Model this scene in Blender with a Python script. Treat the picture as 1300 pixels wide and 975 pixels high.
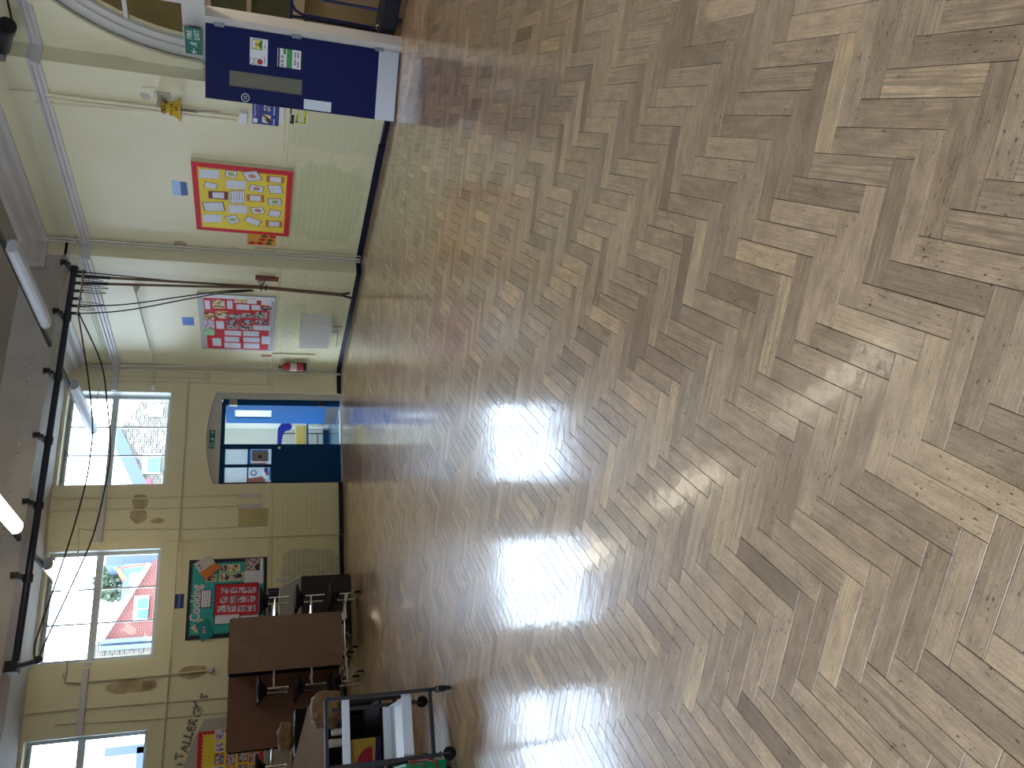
import bpy, bmesh, math, random
from mathutils import Vector, Matrix
random.seed(7)
for o in list(bpy.data.objects): bpy.data.objects.remove(o)
C = bpy.context.scene.collection

# ------------------------------------------------------------ camera (phone held sideways: the frame is rolled a quarter turn)
cam_d = bpy.data.cameras.new('camera'); cam = bpy.data.objects.new('camera', cam_d); C.objects.link(cam)
cam_d.sensor_fit = 'HORIZONTAL'; cam_d.sensor_width = 36.0; cam_d.lens = 27.5944
cam_d.clip_start = 0.05; cam_d.clip_end = 300
R = Matrix([[-0.118536, 0.892577, -0.435034], [-0.284866, -0.450275, -0.846229], [-0.95121, 0.023618, 0.307639]])
cam.matrix_world = Matrix.Translation((0, 0, 1.5)) @ R.to_4x4()
bpy.context.scene.camera = cam

# ------------------------------------------------------------ sky
SKY = 10.5
world = bpy.data.worlds.new('sky'); bpy.context.scene.world = world; world.use_nodes = True
bg = world.node_tree.nodes['Background']; bg.inputs[0].default_value = (0.61, 0.78, 1.0, 1); bg.inputs[1].default_value = SKY
vs = bpy.context.scene.view_settings
vs.view_transform = 'Standard'; vs.look = 'None'; vs.gamma = 1.0; vs.use_curve_mapping = False; vs.exposure = 0.40
TUBE = 10.0        # glow of the lit fluorescent tubes

# ------------------------------------------------------------ material helpers
MATS = {}
def mat(name, col, rough=0.6, metal=0.0, var=0.0, vscale=3.0, bump=0.0, bscale=40.0, spec=0.5, emit=0.0, ecol=None, coat=0.0):
    if name in MATS: return MATS[name]
    m = bpy.data.materials.new(name); m.use_nodes = True; nt = m.node_tree; p = nt.nodes['Principled BSDF']
    p.inputs['Base Color'].default_value = (*col, 1); p.inputs['Roughness'].default_value = rough
    p.inputs['Metallic'].default_value = metal; p.inputs['Specular IOR Level'].default_value = spec
    p.inputs['Coat Weight'].default_value = coat
    tc = nt.nodes.new('ShaderNodeTexCoord')
    if var > 0:
        n = nt.nodes.new('ShaderNodeTexNoise'); n.inputs['Scale'].default_value = vscale; n.inputs['Detail'].default_value = 6
        nt.links.new(tc.outputs['Object'], n.inputs['Vector'])
        r = nt.nodes.new('ShaderNodeMapRange'); r.inputs[1].default_value = 0.3; r.inputs[2].default_value = 0.7
        r.inputs[3].default_value = 1 - var; r.inputs[4].default_value = 1 + var * 0.4
        nt.links.new(n.outputs['Fac'], r.inputs[0])
        x = nt.nodes.new('ShaderNodeMix'); x.data_type = 'RGBA'; x.blend_type = 'MULTIPLY'; x.inputs[0].default_value = 1
        x.inputs[6].default_value = (*col, 1); nt.links.new(r.outputs[0], x.inputs[7])
        nt.links.new(x.outputs[2], p.inputs['Base Color'])
    if bump > 0:
        n2 = nt.nodes.new('ShaderNodeTexNoise'); n2.inputs['Scale'].default_value = bscale; n2.inputs['Detail'].default_value = 4
        nt.links.new(tc.outputs['Object'], n2.inputs['Vector'])
        b = nt.nodes.new('ShaderNodeBump'); b.inputs['Strength'].default_value = bump; b.inputs['Distance'].default_value = 0.01
        nt.links.new(n2.outputs['Fac'], b.inputs['Height']); nt.links.new(b.outputs[0], p.inputs['Normal'])
    if emit > 0:
        p.inputs['Emission Color'].default_value = (*(ecol or col), 1); p.inputs['Emission Strength'].default_value = emit
    MATS[name] = m; return m
def glass(name, tint=(1, 1, 1), refl=0.08):
    m = bpy.data.materials.new(name); m.use_nodes = True; nt = m.node_tree; nt.nodes.clear()
    o = nt.nodes.new('ShaderNodeOutputMaterial'); t = nt.nodes.new('ShaderNodeBsdfTransparent'); g = nt.nodes.new('ShaderNodeBsdfGlossy')
    t.inputs[0].default_value = (*tint, 1); g.inputs['Roughness'].default_value = 0.02
    f = nt.nodes.new('ShaderNodeFresnel'); f.inputs[0].default_value = 1.25
    x = nt.nodes.new('ShaderNodeMixShader'); nt.links.new(f.outputs[0], x.inputs[0]); nt.links.new(t.outputs[0], x.inputs[1]); nt.links.new(g.outputs[0], x.inputs[2])
    nt.links.new(x.outputs[0], o.inputs[0]); MATS[name] = m; return m

# plaster: painted wall with patches and stains that belong to the paint
def wallmat(name, col, stain, amount, patches=()):
    m = bpy.data.materials.new(name); m.use_nodes = True; nt = m.node_tree; p = nt.nodes['Principled BSDF']; L = nt.links.new
    tc = nt.nodes.new('ShaderNodeTexCoord')
    n = nt.nodes.new('ShaderNodeTexNoise'); n.inputs['Scale'].default_value = 0.9; n.inputs['Detail'].default_value = 8; n.inputs['Roughness'].default_value = 0.6
    L(tc.outputs['Object'], n.inputs['Vector'])
    r = nt.nodes.new('ShaderNodeMapRange'); r.inputs[1].default_value = 0.50; r.inputs[2].default_value = 0.72; r.inputs[4].default_value = amount
    L(n.outputs['Fac'], r.inputs[0])
    x = nt.nodes.new('ShaderNodeMix'); x.data_type = 'RGBA'; x.inputs[6].default_value = (*col, 1); x.inputs[7].default_value = (*stain, 1)
    L(r.outputs[0], x.inputs[0]); last = x.outputs[2]
    for (cx_, cy_, cz_), (rx_, ry_, rz_), pc, am in patches:      # areas repainted in another colour
        mp = nt.nodes.new('ShaderNodeMapping'); mp.vector_type = 'TEXTURE'; mp.inputs['Location'].default_value = (cx_, cy_, cz_); mp.inputs['Scale'].default_value = (rx_, ry_, rz_); L(tc.outputs['Object'], mp.inputs[0])
        ab = nt.nodes.new('ShaderNodeVectorMath'); ab.operation = 'ABSOLUTE'; L(mp.outputs[0], ab.inputs[0])
        pw_ = nt.nodes.new('ShaderNodeVectorMath'); pw_.operation = 'MULTIPLY'; L(ab.outputs[0], pw_.inputs[0]); L(ab.outputs[0], pw_.inputs[1])
        ln = nt.nodes.new('ShaderNodeVectorMath'); ln.operation = 'LENGTH'; L(pw_.outputs[0], ln.inputs[0])
        nn_ = nt.nodes.new('ShaderNodeTexNoise'); nn_.inputs['Scale'].default_value = 4; nn_.inputs['Detail'].default_value = 5; L(tc.outputs['Object'], nn_.inputs['Vector'])
        ad = nt.nodes.new('ShaderNodeMath'); ad.operation = 'MULTIPLY_ADD'; L(nn_.outputs['Fac'], ad.inputs[0]); ad.inputs[1].default_value = 1.0; L(ln.outputs['Value'], ad.inputs[2])
        mr = nt.nodes.new('ShaderNodeMapRange'); mr.inputs[1].default_value = 1.55; mr.inputs[2].default_value = 1.30; mr.inputs[3].default_value = 0; mr.inputs[4].default_value = am; L(ad.outputs[0], mr.inputs[0])
        xx = nt.nodes.new('ShaderNodeMix'); xx.data_type = 'RGBA'; L(last, xx.inputs[6]); xx.inputs[7].default_value = (*pc, 1); L(mr.outputs[0], xx.inputs[0]); last = xx.outputs[2]
    L(last, p.inputs['Base Color'])
    n2 = nt.nodes.new('ShaderNodeTexNoise'); n2.inputs['Scale'].default_value = 25; n2.inputs['Detail'].default_value = 5; L(tc.outputs['Object'], n2.inputs['Vector'])
    b = nt.nodes.new('ShaderNodeBump'); b.inputs['Strength'].default_value = 0.12; b.inputs['Distance'].default_value = 0.01
    L(n2.outputs['Fac'], b.inputs['Height']); L(b.outputs[0], p.inputs['Normal'])
    p.inputs['Roughness'].default_value = 0.45; MATS[name] = m; return m
cream = wallmat('cream_plaster', (0.74, 0.68, 0.465), (0.68, 0.60, 0.38), 0.5)
brickm = wallmat('cream_painted_brick', (0.72, 0.68, 0.44), (0.62, 0.62, 0.36), 0.6,
    patches=(((7.42, 9.05, 0.62), (2, 0.85, 0.48), (0.52, 0.57, 0.30), 0.75), ((7.2, 11.9, 0.95), (2, 0.6, 0.22), (0.54, 0.58, 0.32), 0.6), ((3.45, 13.8, 0.55), (0.36, 2, 0.50), (0.40, 0.41, 0.30), 0.8), ((7.42, 7.6, 0.5), (2, 0.35, 0.9), (0.60, 0.57, 0.38), 0.5)))
cream_dk = mat('cream_pipe_paint', (0.60, 0.54, 0.36), 0.4)
stainm = mat('bare_patch_paint', (0.50, 0.39, 0.23), 0.7, var=0.3, vscale=6)
greenpatch = mat('old_green_paint', (0.55, 0.59, 0.34), 0.6, var=0.15, vscale=5)
greypatch = mat('worn_grey_paint', (0.43, 0.44, 0.32), 0.7, var=0.3, vscale=8)
white = mat('white_gloss', (0.78, 0.78, 0.76), 0.35)
lilac = mat('pale_grey_gloss', (0.56, 0.54, 0.54), 0.4, var=0.08)
ceilm = mat('grey_ceiling_paint', (0.42, 0.40, 0.37), 0.8, var=0.12, vscale=0.8)
steelbeam = mat('painted_girder', (0.46, 0.43, 0.39), 0.5, var=0.1)
blackm = mat('black_steel', (0.012, 0.013, 0.018), 0.35)
navy = mat('navy_skirting', (0.006, 0.008, 0.025), 0.4, spec=0.25, var=0.2, vscale=20)
chrome = mat('chrome', (0.75, 0.75, 0.76), 0.15, 1.0)
plastic_blk = mat('black_plastic', (0.008, 0.008, 0.012), 0.4, spec=0.3)
paper = mat('white_paper', (0.80, 0.81, 0.86), 0.8)
redm = mat('red_paper', (0.62, 0.015, 0.03), 0.7, var=0.15)
yellowp = mat('yellow_paper', (0.85, 0.66, 0.06), 0.7, var=0.08)
tealp = mat('teal_paper', (0.03, 0.36, 0.37), 0.7)
blackp = mat('black_paper', (0.010, 0.013, 0.03), 0.7)
doorblue = mat('dark_blue_door', (0.003, 0.006, 0.075), 0.5, spec=0.15)
tealdoor = mat('petrol_blue_door', (0.0, 0.045, 0.14), 0.4, spec=0.2)
bluedoor = mat('bright_blue_door', (0.002, 0.080, 0.26), 0.45, spec=0.15)
winframe = mat('grey_white_window_paint', (0.55, 0.58, 0.58), 0.4)
ropem = mat('brown_hemp_rope', (0.16, 0.10, 0.06), 0.9, bump=0.5, bscale=200)
cordm = mat('dark_cord', (0.02, 0.02, 0.02), 0.7)
grille = mat('satin_aluminium', (0.45, 0.45, 0.46), 0.45, 0.6)
pane = glass('window_glass')
dimglass = glass('screen_glass', (0.75, 0.78, 0.72))

# printed sheet: rows of writing (flat print)
def printed(name, base, ink, scale, axis='Z', dens=0.5):
    m = bpy.data.materials.new(name); m.use_nodes = True; nt = m.node_tree; p = nt.nodes['Principled BSDF']; L = nt.links.new
    tc = nt.nodes.new('ShaderNodeTexCoord'); w = nt.nodes.new('ShaderNodeTexWave'); w.wave_type = 'BANDS'; w.bands_direction = axis
    w.inputs['Scale'].default_value = scale; w.inputs['Distortion'].default_value = 0.6; w.inputs['Detail'].default_value = 2
    L(tc.outputs['Object'], w.inputs['Vector'])
    n = nt.nodes.new('ShaderNodeTexNoise'); n.inputs['Scale'].default_value = 45; L(tc.outputs['Object'], n.inputs['Vector'])
    a = nt.nodes.new('ShaderNodeMath'); a.operation = 'MULTIPLY'; L(w.outputs['Fac'], a.inputs[0]); L(n.outputs['Fac'], a.inputs[1])
    r = nt.nodes.new('ShaderNodeMapRange'); r.inputs[1].default_value = 0.30; r.inputs[2].default_value = 0.55; r.inputs[4].default_value = dens; L(a.outputs[0], r.inputs[0])
    x = nt.nodes.new('ShaderNodeMix'); x.data_type = 'RGBA'; x.inputs[6].default_value = (*base, 1); x.inputs[7].default_value = (*ink, 1)
    L(r.outputs[0], x.inputs[0]); L(x.outputs[2], p.inputs['Base Color']); p.inputs['Roughness'].default_value = 0.8; MATS[name] = m; return m
written = printed('handwritten_sheet', (0.76, 0.77, 0.86), (0.25, 0.27, 0.45), 22)
def photoprint(name, cols, scale):
    m = bpy.data.materials.new(name); m.use_nodes = True; nt = m.node_tree; p = nt.nodes['Principled BSDF']; L = nt.links.new
    tc = nt.nodes.new('ShaderNodeTexCoord'); n = nt.nodes.new('ShaderNodeTexNoise'); n.inputs['Scale'].default_value = scale; n.inputs['Detail'].default_value = 1.5
    L(tc.outputs['Object'], n.inputs['Vector'])
    r = nt.nodes.new('ShaderNodeValToRGB'); r.color_ramp.interpolation = 'CONSTANT'
    e = r.color_ramp.elements; e[0].position = 0; e[0].color = (*cols[0], 1); e[1].position = 0.42; e[1].color = (*cols[1], 1)
    for i, c in enumerate(cols[2:]):
        k = e.new(0.5 + 0.07 * i); k.color = (*c, 1)
    L(n.outputs['Fac'], r.inputs[0]); L(r.outputs[0], p.inputs['Base Color']); p.inputs['Roughness'].default_value = 0.5; MATS[name] = m; return m
ph_dark = photoprint('dark_photo_print', [(0.02, 0.02, 0.04), (0.10, 0.08, 0.12), (0.6, 0.6, 0.62), (0.35, 0.2, 0.16)], 14)
ph_pink = photoprint('craft_photo_print', [(0.35, 0.10, 0.22), (0.55, 0.45, 0.55), (0.7, 0.66, 0.7), (0.25, 0.15, 0.3)], 16)
ph_food = photoprint('food_photo_print', [(0.03, 0.02, 0.02), (0.35, 0.16, 0.05), (0.65, 0.5, 0.2), (0.7, 0.68, 0.66)], 14)
ph_white = photoprint('drawing_on_white', [(0.75, 0.76, 0.84), (0.75, 0.76, 0.84), (0.74, 0.72, 0.76), (0.7, 0.45, 0.1)], 9)
ph_green = photoprint('green_photo_print', [(0.05, 0.22, 0.05), (0.15, 0.5, 0.15), (0.5, 0.7, 0.45), (0.3, 0.55, 0.3)], 12)
ph_letter = photoprint('patterned_letter_card', [(0.03, 0.13, 0.06), (0.04, 0.16, 0.08), (0.66, 0.64, 0.56), (0.30, 0.04, 0.03)], 30)
ph_people = photoprint('group_photo_print', [(0.12, 0.05, 0.10), (0.55, 0.50, 0.56), (0.12, 0.14, 0.32), (0.72, 0.66, 0.66)], 22)

# ------------------------------------------------------------ frames on the walls: (a, z, out) -> point; a runs leftwards
CX, CY, DEL = 7.20, 13.603, math.radians(-3.238)
def FW(u, z, o=0.0): return Vector((CX - u * math.cos(DEL) + o * math.sin(DEL), CY - u * math.sin(DEL) - o * math.cos(DEL), z))
def FS(X): return lambda a, z, o=0.0: Vector((X - o, a, z))
FA, FB, FC = FS(7.64), FS(7.42), FS(7.20)
_t = Vector((7.107 - 7.63, 6.987 - 6.415, 0)).normalized(); _n = Vector((-_t.y, _t.x, 0))
if _n.x > 0: _n = -_n
def FL(s, z, o=0.0): return Vector((7.63, 6.415, 0)) + _t * s + _n * o + Vector((0, 0, z))
def FX(Yp): return lambda a, z, o=0.0: Vector((a, Yp - o, z))       # plane facing -Y, a = world X

# ------------------------------------------------------------ mesh helpers
class MB:
    def __init__(s): s.v = []; s.f = []
    def add(s, vs, fs):
        k = len(s.v); s.v += [tuple(p) for p in vs]; s.f += [tuple(i + k for i in f) for f in fs]; return s
    def box(s, x0, x1, y0, y1, z0, z1):
        return s.prism(lambda a, z, o: Vector((a, o, z)), [(x0, z0), (x1, z0), (x1, z1), (x0, z1)], y0, y1)
    def prism(s, F, poly, o0, o1):
        n = len(poly); vs = [F(a, z, o0) for a, z in poly] + [F(a, z, o1) for a, z in poly]
        fs = [tuple(range(n))[::-1], tuple(range(n, 2 * n))] + [(i, (i + 1) % n, n + (i + 1) % n, n + i) for i in range(n)]
        return s.add(vs, fs)
    def rect(s, F, p, q, o0, o1):
        a0, a1 = sorted((p[0], q[0])); z0, z1 = sorted((p[1], q[1]))
        return s.prism(F, [(a0, z0), (a1, z0), (a1, z1), (a0, z1)], o0, o1)
    def tube(s, pts, r, seg=8, caps=True):
        pts = [Vector(p) for p in pts]; n = len(pts); rings = []; rr = r if isinstance(r, (list, tuple)) else [r] * n
        up = None
        for i, p in enumerate(pts):
            d = (pts[min(i + 1, n - 1)] - pts[max(i - 1, 0)]).normalized()
            if up is None: up = Vector((0, 0, 1)) if abs(d.z) < 0.9 else Vector((1, 0, 0))
            x = up.cross(d).normalized(); up = d.cross(x).normalized()
            rings.append([p + (x * math.cos(t) + up * math.sin(t)) * rr[i] for t in [2 * math.pi * k / seg for k in range(seg)]])
        vs = [v for g in rings for v in g]; fs = []
        for i in range(n - 1):
            for k in range(seg): fs.append((i * seg + k, i * seg + (k + 1) % seg, (i + 1) * seg + (k + 1) % seg, (i + 1) * seg + k))
        if caps: fs += [tuple(range(seg))[::-1], tuple(range((n - 1) * seg, n * seg))]
        return s.add(vs, fs)
    def lathe(s, c, axis, prof, seg=24, caps=True):
        axis = Vector(axis).normalized(); c = Vector(c)
        return s.tube_profile(c, axis, prof, seg, caps)
    def tube_profile(s, c, axis, prof, seg, caps):
        up = Vector((0, 0, 1)) if abs(axis.z) < 0.9 else Vector((1, 0, 0)); x = up.cross(axis).normalized(); y = axis.cross(x)
        vs = []; n = len(prof)
        for h, r in prof:
            for k in range(seg):
                t = 2 * math.pi * k / seg; vs.append(c + axis * h + (x * math.cos(t) + y * math.sin(t)) * r)
        fs = []
        for i in range(n - 1):
            for k in range(seg): fs.append((i * seg + k, i * seg + (k + 1) % seg, (i + 1) * seg + (k + 1) % seg, (i + 1) * seg + k))
        if caps: fs += [tuple(range(seg))[::-1], tuple(range((n - 1) * seg, n * seg))]
        return s.add(vs, fs)
    def torus(s, c, axis, R_, r, seg=20, sec=8):
        axis = Vector(axis).normalized(); up = Vector((0, 0, 1)) if abs(axis.z) < 0.9 else Vector((1, 0, 0)); x = up.cross(axis).normalized(); y = axis.cross(x); c = Vector(c)
        vs = []
        for i in range(seg):
            t = 2 * math.pi * i / seg; d = x * math.cos(t) + y * math.sin(t)
            for k in range(sec):
                q = 2 * math.pi * k / sec; vs.append(c + d * (R_ + r * math.cos(q)) + axis * (r * math.sin(q)))
        fs = [(i * sec + k, ((i + 1) % seg) * sec + k, ((i + 1) % seg) * sec + (k + 1) % sec, i * sec + (k + 1) % sec) for i in range(seg) for k in range(sec)]
        return s.add(vs, fs)

def make(name, mb, m, parent=None, bevel=0.0, smooth=False, origin=None):
    me = bpy.data.meshes.new(name)
    if parent is not None:
        org = parent.matrix_world.translation.copy() if parent.parent is None else Vector(parent['_w'])
        base = org
    else:
        base = Vector(origin) if origin is not None else sum((Vector(v) for v in mb.v), Vector()) / max(1, len(mb.v))
    me.from_pydata([tuple(Vector(v) - base) for v in mb.v], [], mb.f)
    b = bmesh.new(); b.from_mesh(me)
    if not getattr(mb, 'flat', False): bmesh.ops.recalc_face_normals(b, faces=b.faces)
    b.to_mesh(me); b.free()
    if smooth:
        for f in me.polygons: f.use_smooth = True
        me.set_sharp_from_angle(angle=math.radians(38))
    me.materials.append(m)
    o = bpy.data.objects.new(name, me); C.objects.link(o)
    if parent is None: o.location = base
    else:
        o.parent = parent; o.location = (0, 0, 0)
    o['_w'] = tuple(base)
    if bevel > 0:
        md = o.modifiers.new('bevel', 'BEVEL'); md.width = bevel; md.segments = 2; md.limit_method = 'ANGLE'
    return o
def thing(name, label, cat, loc, group=None):
    o = bpy.data.objects.new(name, None); C.objects.link(o); o.location = loc; o.matrix_world = Matrix.Translation(loc)
    o.empty_display_size = 0.1; o['_w'] = tuple(loc)
    o['label'] = label; o['category'] = cat
    if group: o['group'] = group
    return o
def tag(o, label, cat, group=None):
    o['label'] = label; o['category'] = cat
    if group: o['group'] = group
    return o
def struct(name, mb=None, m=None, loc=(0, 0, 0)):
    if mb is None:
        o = bpy.data.objects.new(name, None); C.objects.link(o); o.location = loc; o.matrix_world = Matrix.Translation(loc); o['_w'] = tuple(loc)
    else: o = make(name, mb, m, origin=loc)
    o['kind'] = 'structure'; return o
def dup(root, delta, label=None, group=None):
    r = root.copy(); C.objects.link(r); r.location = Vector(root.location) + Vector(delta)
    if label: r['label'] = label
    if group: r['group'] = group
    for ch in list(root.children):
        c = ch.copy(); C.objects.link(c); c.parent = r
        for g in ch.children:
            d = g.copy(); C.objects.link(d); d.parent = c
    return r
def text_part(name, F, s, a, z, size, o, m, parent, depth=0.002, align='LEFT', rot=0.0, bold=0.0, sx=1.0):
    cu = bpy.data.curves.new('t', 'FONT'); cu.body = s; cu.size = size; cu.extrude = depth / 2; cu.offset = bold; cu.align_x = align; cu.resolution_u = 2
    ob = bpy.data.objects.new('t', cu); C.objects.link(ob); bpy.context.view_layer.update()
    me = bpy.data.meshes.new_from_object(ob.evaluated_get(bpy.context.evaluated_depsgraph_get()))
    mb = MB(); c_, s_ = math.cos(rot), math.sin(rot)
    for v in me.vertices:
        x = v.co.x * c_ * sx - v.co.y * s_; y = v.co.x * s_ * sx + v.co.y * c_
        mb.v.append(tuple(F(a - x, z + y, o + v.co.z + depth / 2)))
    mb.f = [tuple(p.vertices) for p in me.polygons]
    bpy.data.objects.remove(ob); bpy.data.curves.remove(cu); bpy.data.meshes.remove(me)
    if not mb.v: return None
    return make(name, mb, m, parent)
def sheet(name, F, quad, o, m, parent, th=0.002):
    return make(name, MB().prism(F, quad, o, o + th), m, parent)
def qrect(p, q):
    return [(p[0], p[1]), (q[0], p[1]), (q[0], q[1]), (p[0], q[1])]
def grow(quad, d):
    cx = sum(p[0] for p in quad) / len(quad); cz = sum(p[1] for p in quad) / len(quad)
    return [(a + d * math.copysign(1, a - cx), z + d * math.copysign(1, z - cz)) for a, z in quad]

# ============================================================ STRUCTURE
ZC = 4.65
XL, YF = -4.2, -5.0
# ---- floor: substrate and herringbone blocks
floor = struct('floor', MB().box(XL - 0.3, 10.1, YF - 0.3, 14.2, -0.2, -0.006), mat('dark_joint', (0.012, 0.009, 0.007), 0.9), (0, 0, 0))

def parquet_material():
    m = bpy.data.materials.new('worn_parquet'); m.use_nodes = True; nt = m.node_tree; p = nt.nodes['Principled BSDF']; L = nt.links.new
    N = nt.nodes.new
    uv = N('ShaderNodeUVMap'); uv.uv_map = 'grain'
    at = N('ShaderNodeAttribute'); at.attribute_name = 'tone'
    sep = N('ShaderNodeSeparateColor'); L(at.outputs['Color'], sep.inputs[0])
    def noise(scale3, detail=5, rough=0.6, vec=None):
        mp = N('ShaderNodeMapping'); mp.inputs['Scale'].default_value = scale3; L(vec or uv.outputs[0], mp.inputs[0])
        n = N('ShaderNodeTexNoise'); n.inputs['Scale'].default_value = 1; n.inputs['Detail'].default_value = detail; n.inputs['Roughness'].default_value = rough
        L(mp.outputs[0], n.inputs['Vector']); return n.outputs['Fac']
    def rng(x, a, b, c, d):
        r = N('ShaderNodeMapRange'); r.inputs[1].default_value = a; r.inputs[2].default_value = b; r.inputs[3].default_value = c; r.inputs[4].default_value = d; L(x, r.inputs[0]); return r.outputs[0]
    def mul(c, f):
        x = N('ShaderNodeMix'); x.data_type = 'RGBA'; x.blend_type = 'MULTIPLY'; x.inputs[0].default_value = 1; L(c, x.inputs[6]); L(f, x.inputs[7]); return x.outputs[2]
    def mix(f, a, b):
        x = N('ShaderNodeMix'); x.data_type = 'RGBA'; L(f, x.inputs[0])
        if isinstance(a, tuple): x.inputs[6].default_value = (*a, 1)
        else: L(a, x.inputs[6])
        if isinstance(b, tuple): x.inputs[7].default_value = (*b, 1)
        else: L(b, x.inputs[7])
        return x.outputs[2]
    ramp = N('ShaderNodeValToRGB'); L(sep.outputs[0], ramp.inputs[0]); e = ramp.color_ramp.elements
    e[0].position = 0.0; e[0].color = (0.30, 0.183, 0.108, 1); e[1].position = 1.0; e[1].color = (0.86, 0.56, 0.30, 1)
    for pos, c in ((0.25, (0.45, 0.288, 0.172)), (0.5, (0.555, 0.360, 0.215)), (0.75, (0.66, 0.437, 0.262))):
        k = e.new(pos); k.color = (*c, 1)
    col = ramp.outputs[0]
    grain = noise((5, 230, 1), 4, 0.65); fine = noise((14, 700, 1), 2, 0.5); blot = noise((9, 22, 1), 6, 0.65)
    col = mul(col, rng(grain, 0.3, 0.7, 0.74, 1.16)); col = mul(col, rng(fine, 0.3, 0.7, 0.90, 1.08)); col = mul(col, rng(blot, 0.3, 0.7, 0.70, 1.24))
    # grey weathering, dark specks and dents, pale wear
    geo = N('ShaderNodeTexCoord').outputs['Object'] if False else N('ShaderNodeNewGeometry').outputs['Position']
    grey = noise((2.2, 2.2, 2.2), 6, 0.6, geo); col = mix(rng(grey, 0.45, 0.75, 0, 0.38), col, (0.49, 0.36, 0.26))
    spk = noise((45, 110, 1), 3, 0.6); big = noise((12, 12, 12), 2, 0.5, geo)
    fsc = noise((170, 210, 1), 5, 0.7); col = mul(col, rng(fsc, 0.32, 0.68, 0.84, 1.12)); rings = noise((2.5, 120, 1), 1, 0.4)
    rg_ = N('ShaderNodeMath'); rg_.operation = 'MULTIPLY'; L(rng(rings, 0.50, 0.56, 0, 1), rg_.inputs[0]); L(rng(sep.outputs[1], 0.55, 0.85, 0, 0.42), rg_.inputs[1]); col = mix(rg_.outputs[0], col, (0.24, 0.16, 0.095))
    sm = N('ShaderNodeMath'); sm.operation = 'MULTIPLY'; L(rng(spk, 0.61, 0.65, 0, 1), sm.inputs[0]); L(rng(big, 0.46, 0.58, 0.2, 1), sm.inputs[1])
    sm2 = N('ShaderNodeMath'); sm2.operation = 'MULTIPLY'; L(sm.outputs[0], sm2.inputs[0]); L(rng(sep.outputs[2], 0.3, 0.8, 0.25, 1), sm2.inputs[1]); col = mix(sm2.outputs[0], col, (0.05, 0.032, 0.022))
    pale = noise((40, 60, 1), 5, 0.7); pm = N('ShaderNodeMath'); pm.operation = 'MULTIPLY'; L(rng(pale, 0.60, 0.72, 0, 0.7), pm.inputs[0]); L(rng(noise((5, 5, 5), 3, 0.5, geo), 0.5, 0.65, 0, 1), pm.inputs[1])
    col = mix(pm.outputs[0], col, (0.62, 0.53, 0.40))
    L(col, p.inputs['Base Color'])
    wear = noise((1.3, 1.3, 1.3), 5, 0.6, geo)
    ra = N('ShaderNodeMath'); ra.operation = 'ADD'; L(rng(wear, 0.3, 0.7, 0.24, 0.36), ra.inputs[0]); L(rng(grain, 0.3, 0.7, 0.0, 0.05), ra.inputs[1])
    L(ra.outputs[0], p.inputs['Roughness']); p.inputs['Specular IOR Level'].default_value = 0.5; p.inputs['Coat Weight'].default_value = 0.85; L(rng(wear, 0.3, 0.7, 0.05, 0.10), p.inputs['Coat Roughness']); p.inputs['Coat IOR'].default_value = 1.35
    hb = N('ShaderNodeMath'); hb.operation = 'ADD'; L(grain, hb.inputs[0]); L(rng(blot, 0, 1, 0, 1.0), hb.inputs[1])
    b = N('ShaderNodeBump'); b.inputs['Strength'].default_value = 0.10; b.inputs['Distance'].default_value = 0.0010
    L(hb.outputs[0], b.inputs['Height'])
    b2 = N('ShaderNodeBump'); b2.inputs['Strength'].default_value = 0.22; b2.inputs['Distance'].default_value = 0.004
    L(noise((16, 16, 16), 2, 0.5, geo), b2.inputs['Height']); L(b.outputs[0], b2.inputs['Normal'])
    b3 = N('ShaderNodeBump'); b3.inputs['Strength'].default_value = 0.25; b3.inputs['Distance'].default_value = 0.0006; L(noise((90, 90, 90), 3, 0.6, geo), b3.inputs['Height']); L(b2.outputs[0], b3.inputs['Normal'])
    L(b3.outputs[0], p.inputs['Normal']); L(b3.outputs[0], p.inputs['Coat Normal'])
    return m
woodm = parquet_material()
BW, BL, GAP = 0.0713, 0.3150, 0.0007
EX = Vector((-1, -1, 0)) / math.sqrt(2); EY = Vector((1, -1, 0)) / math.sqrt(2)
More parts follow.
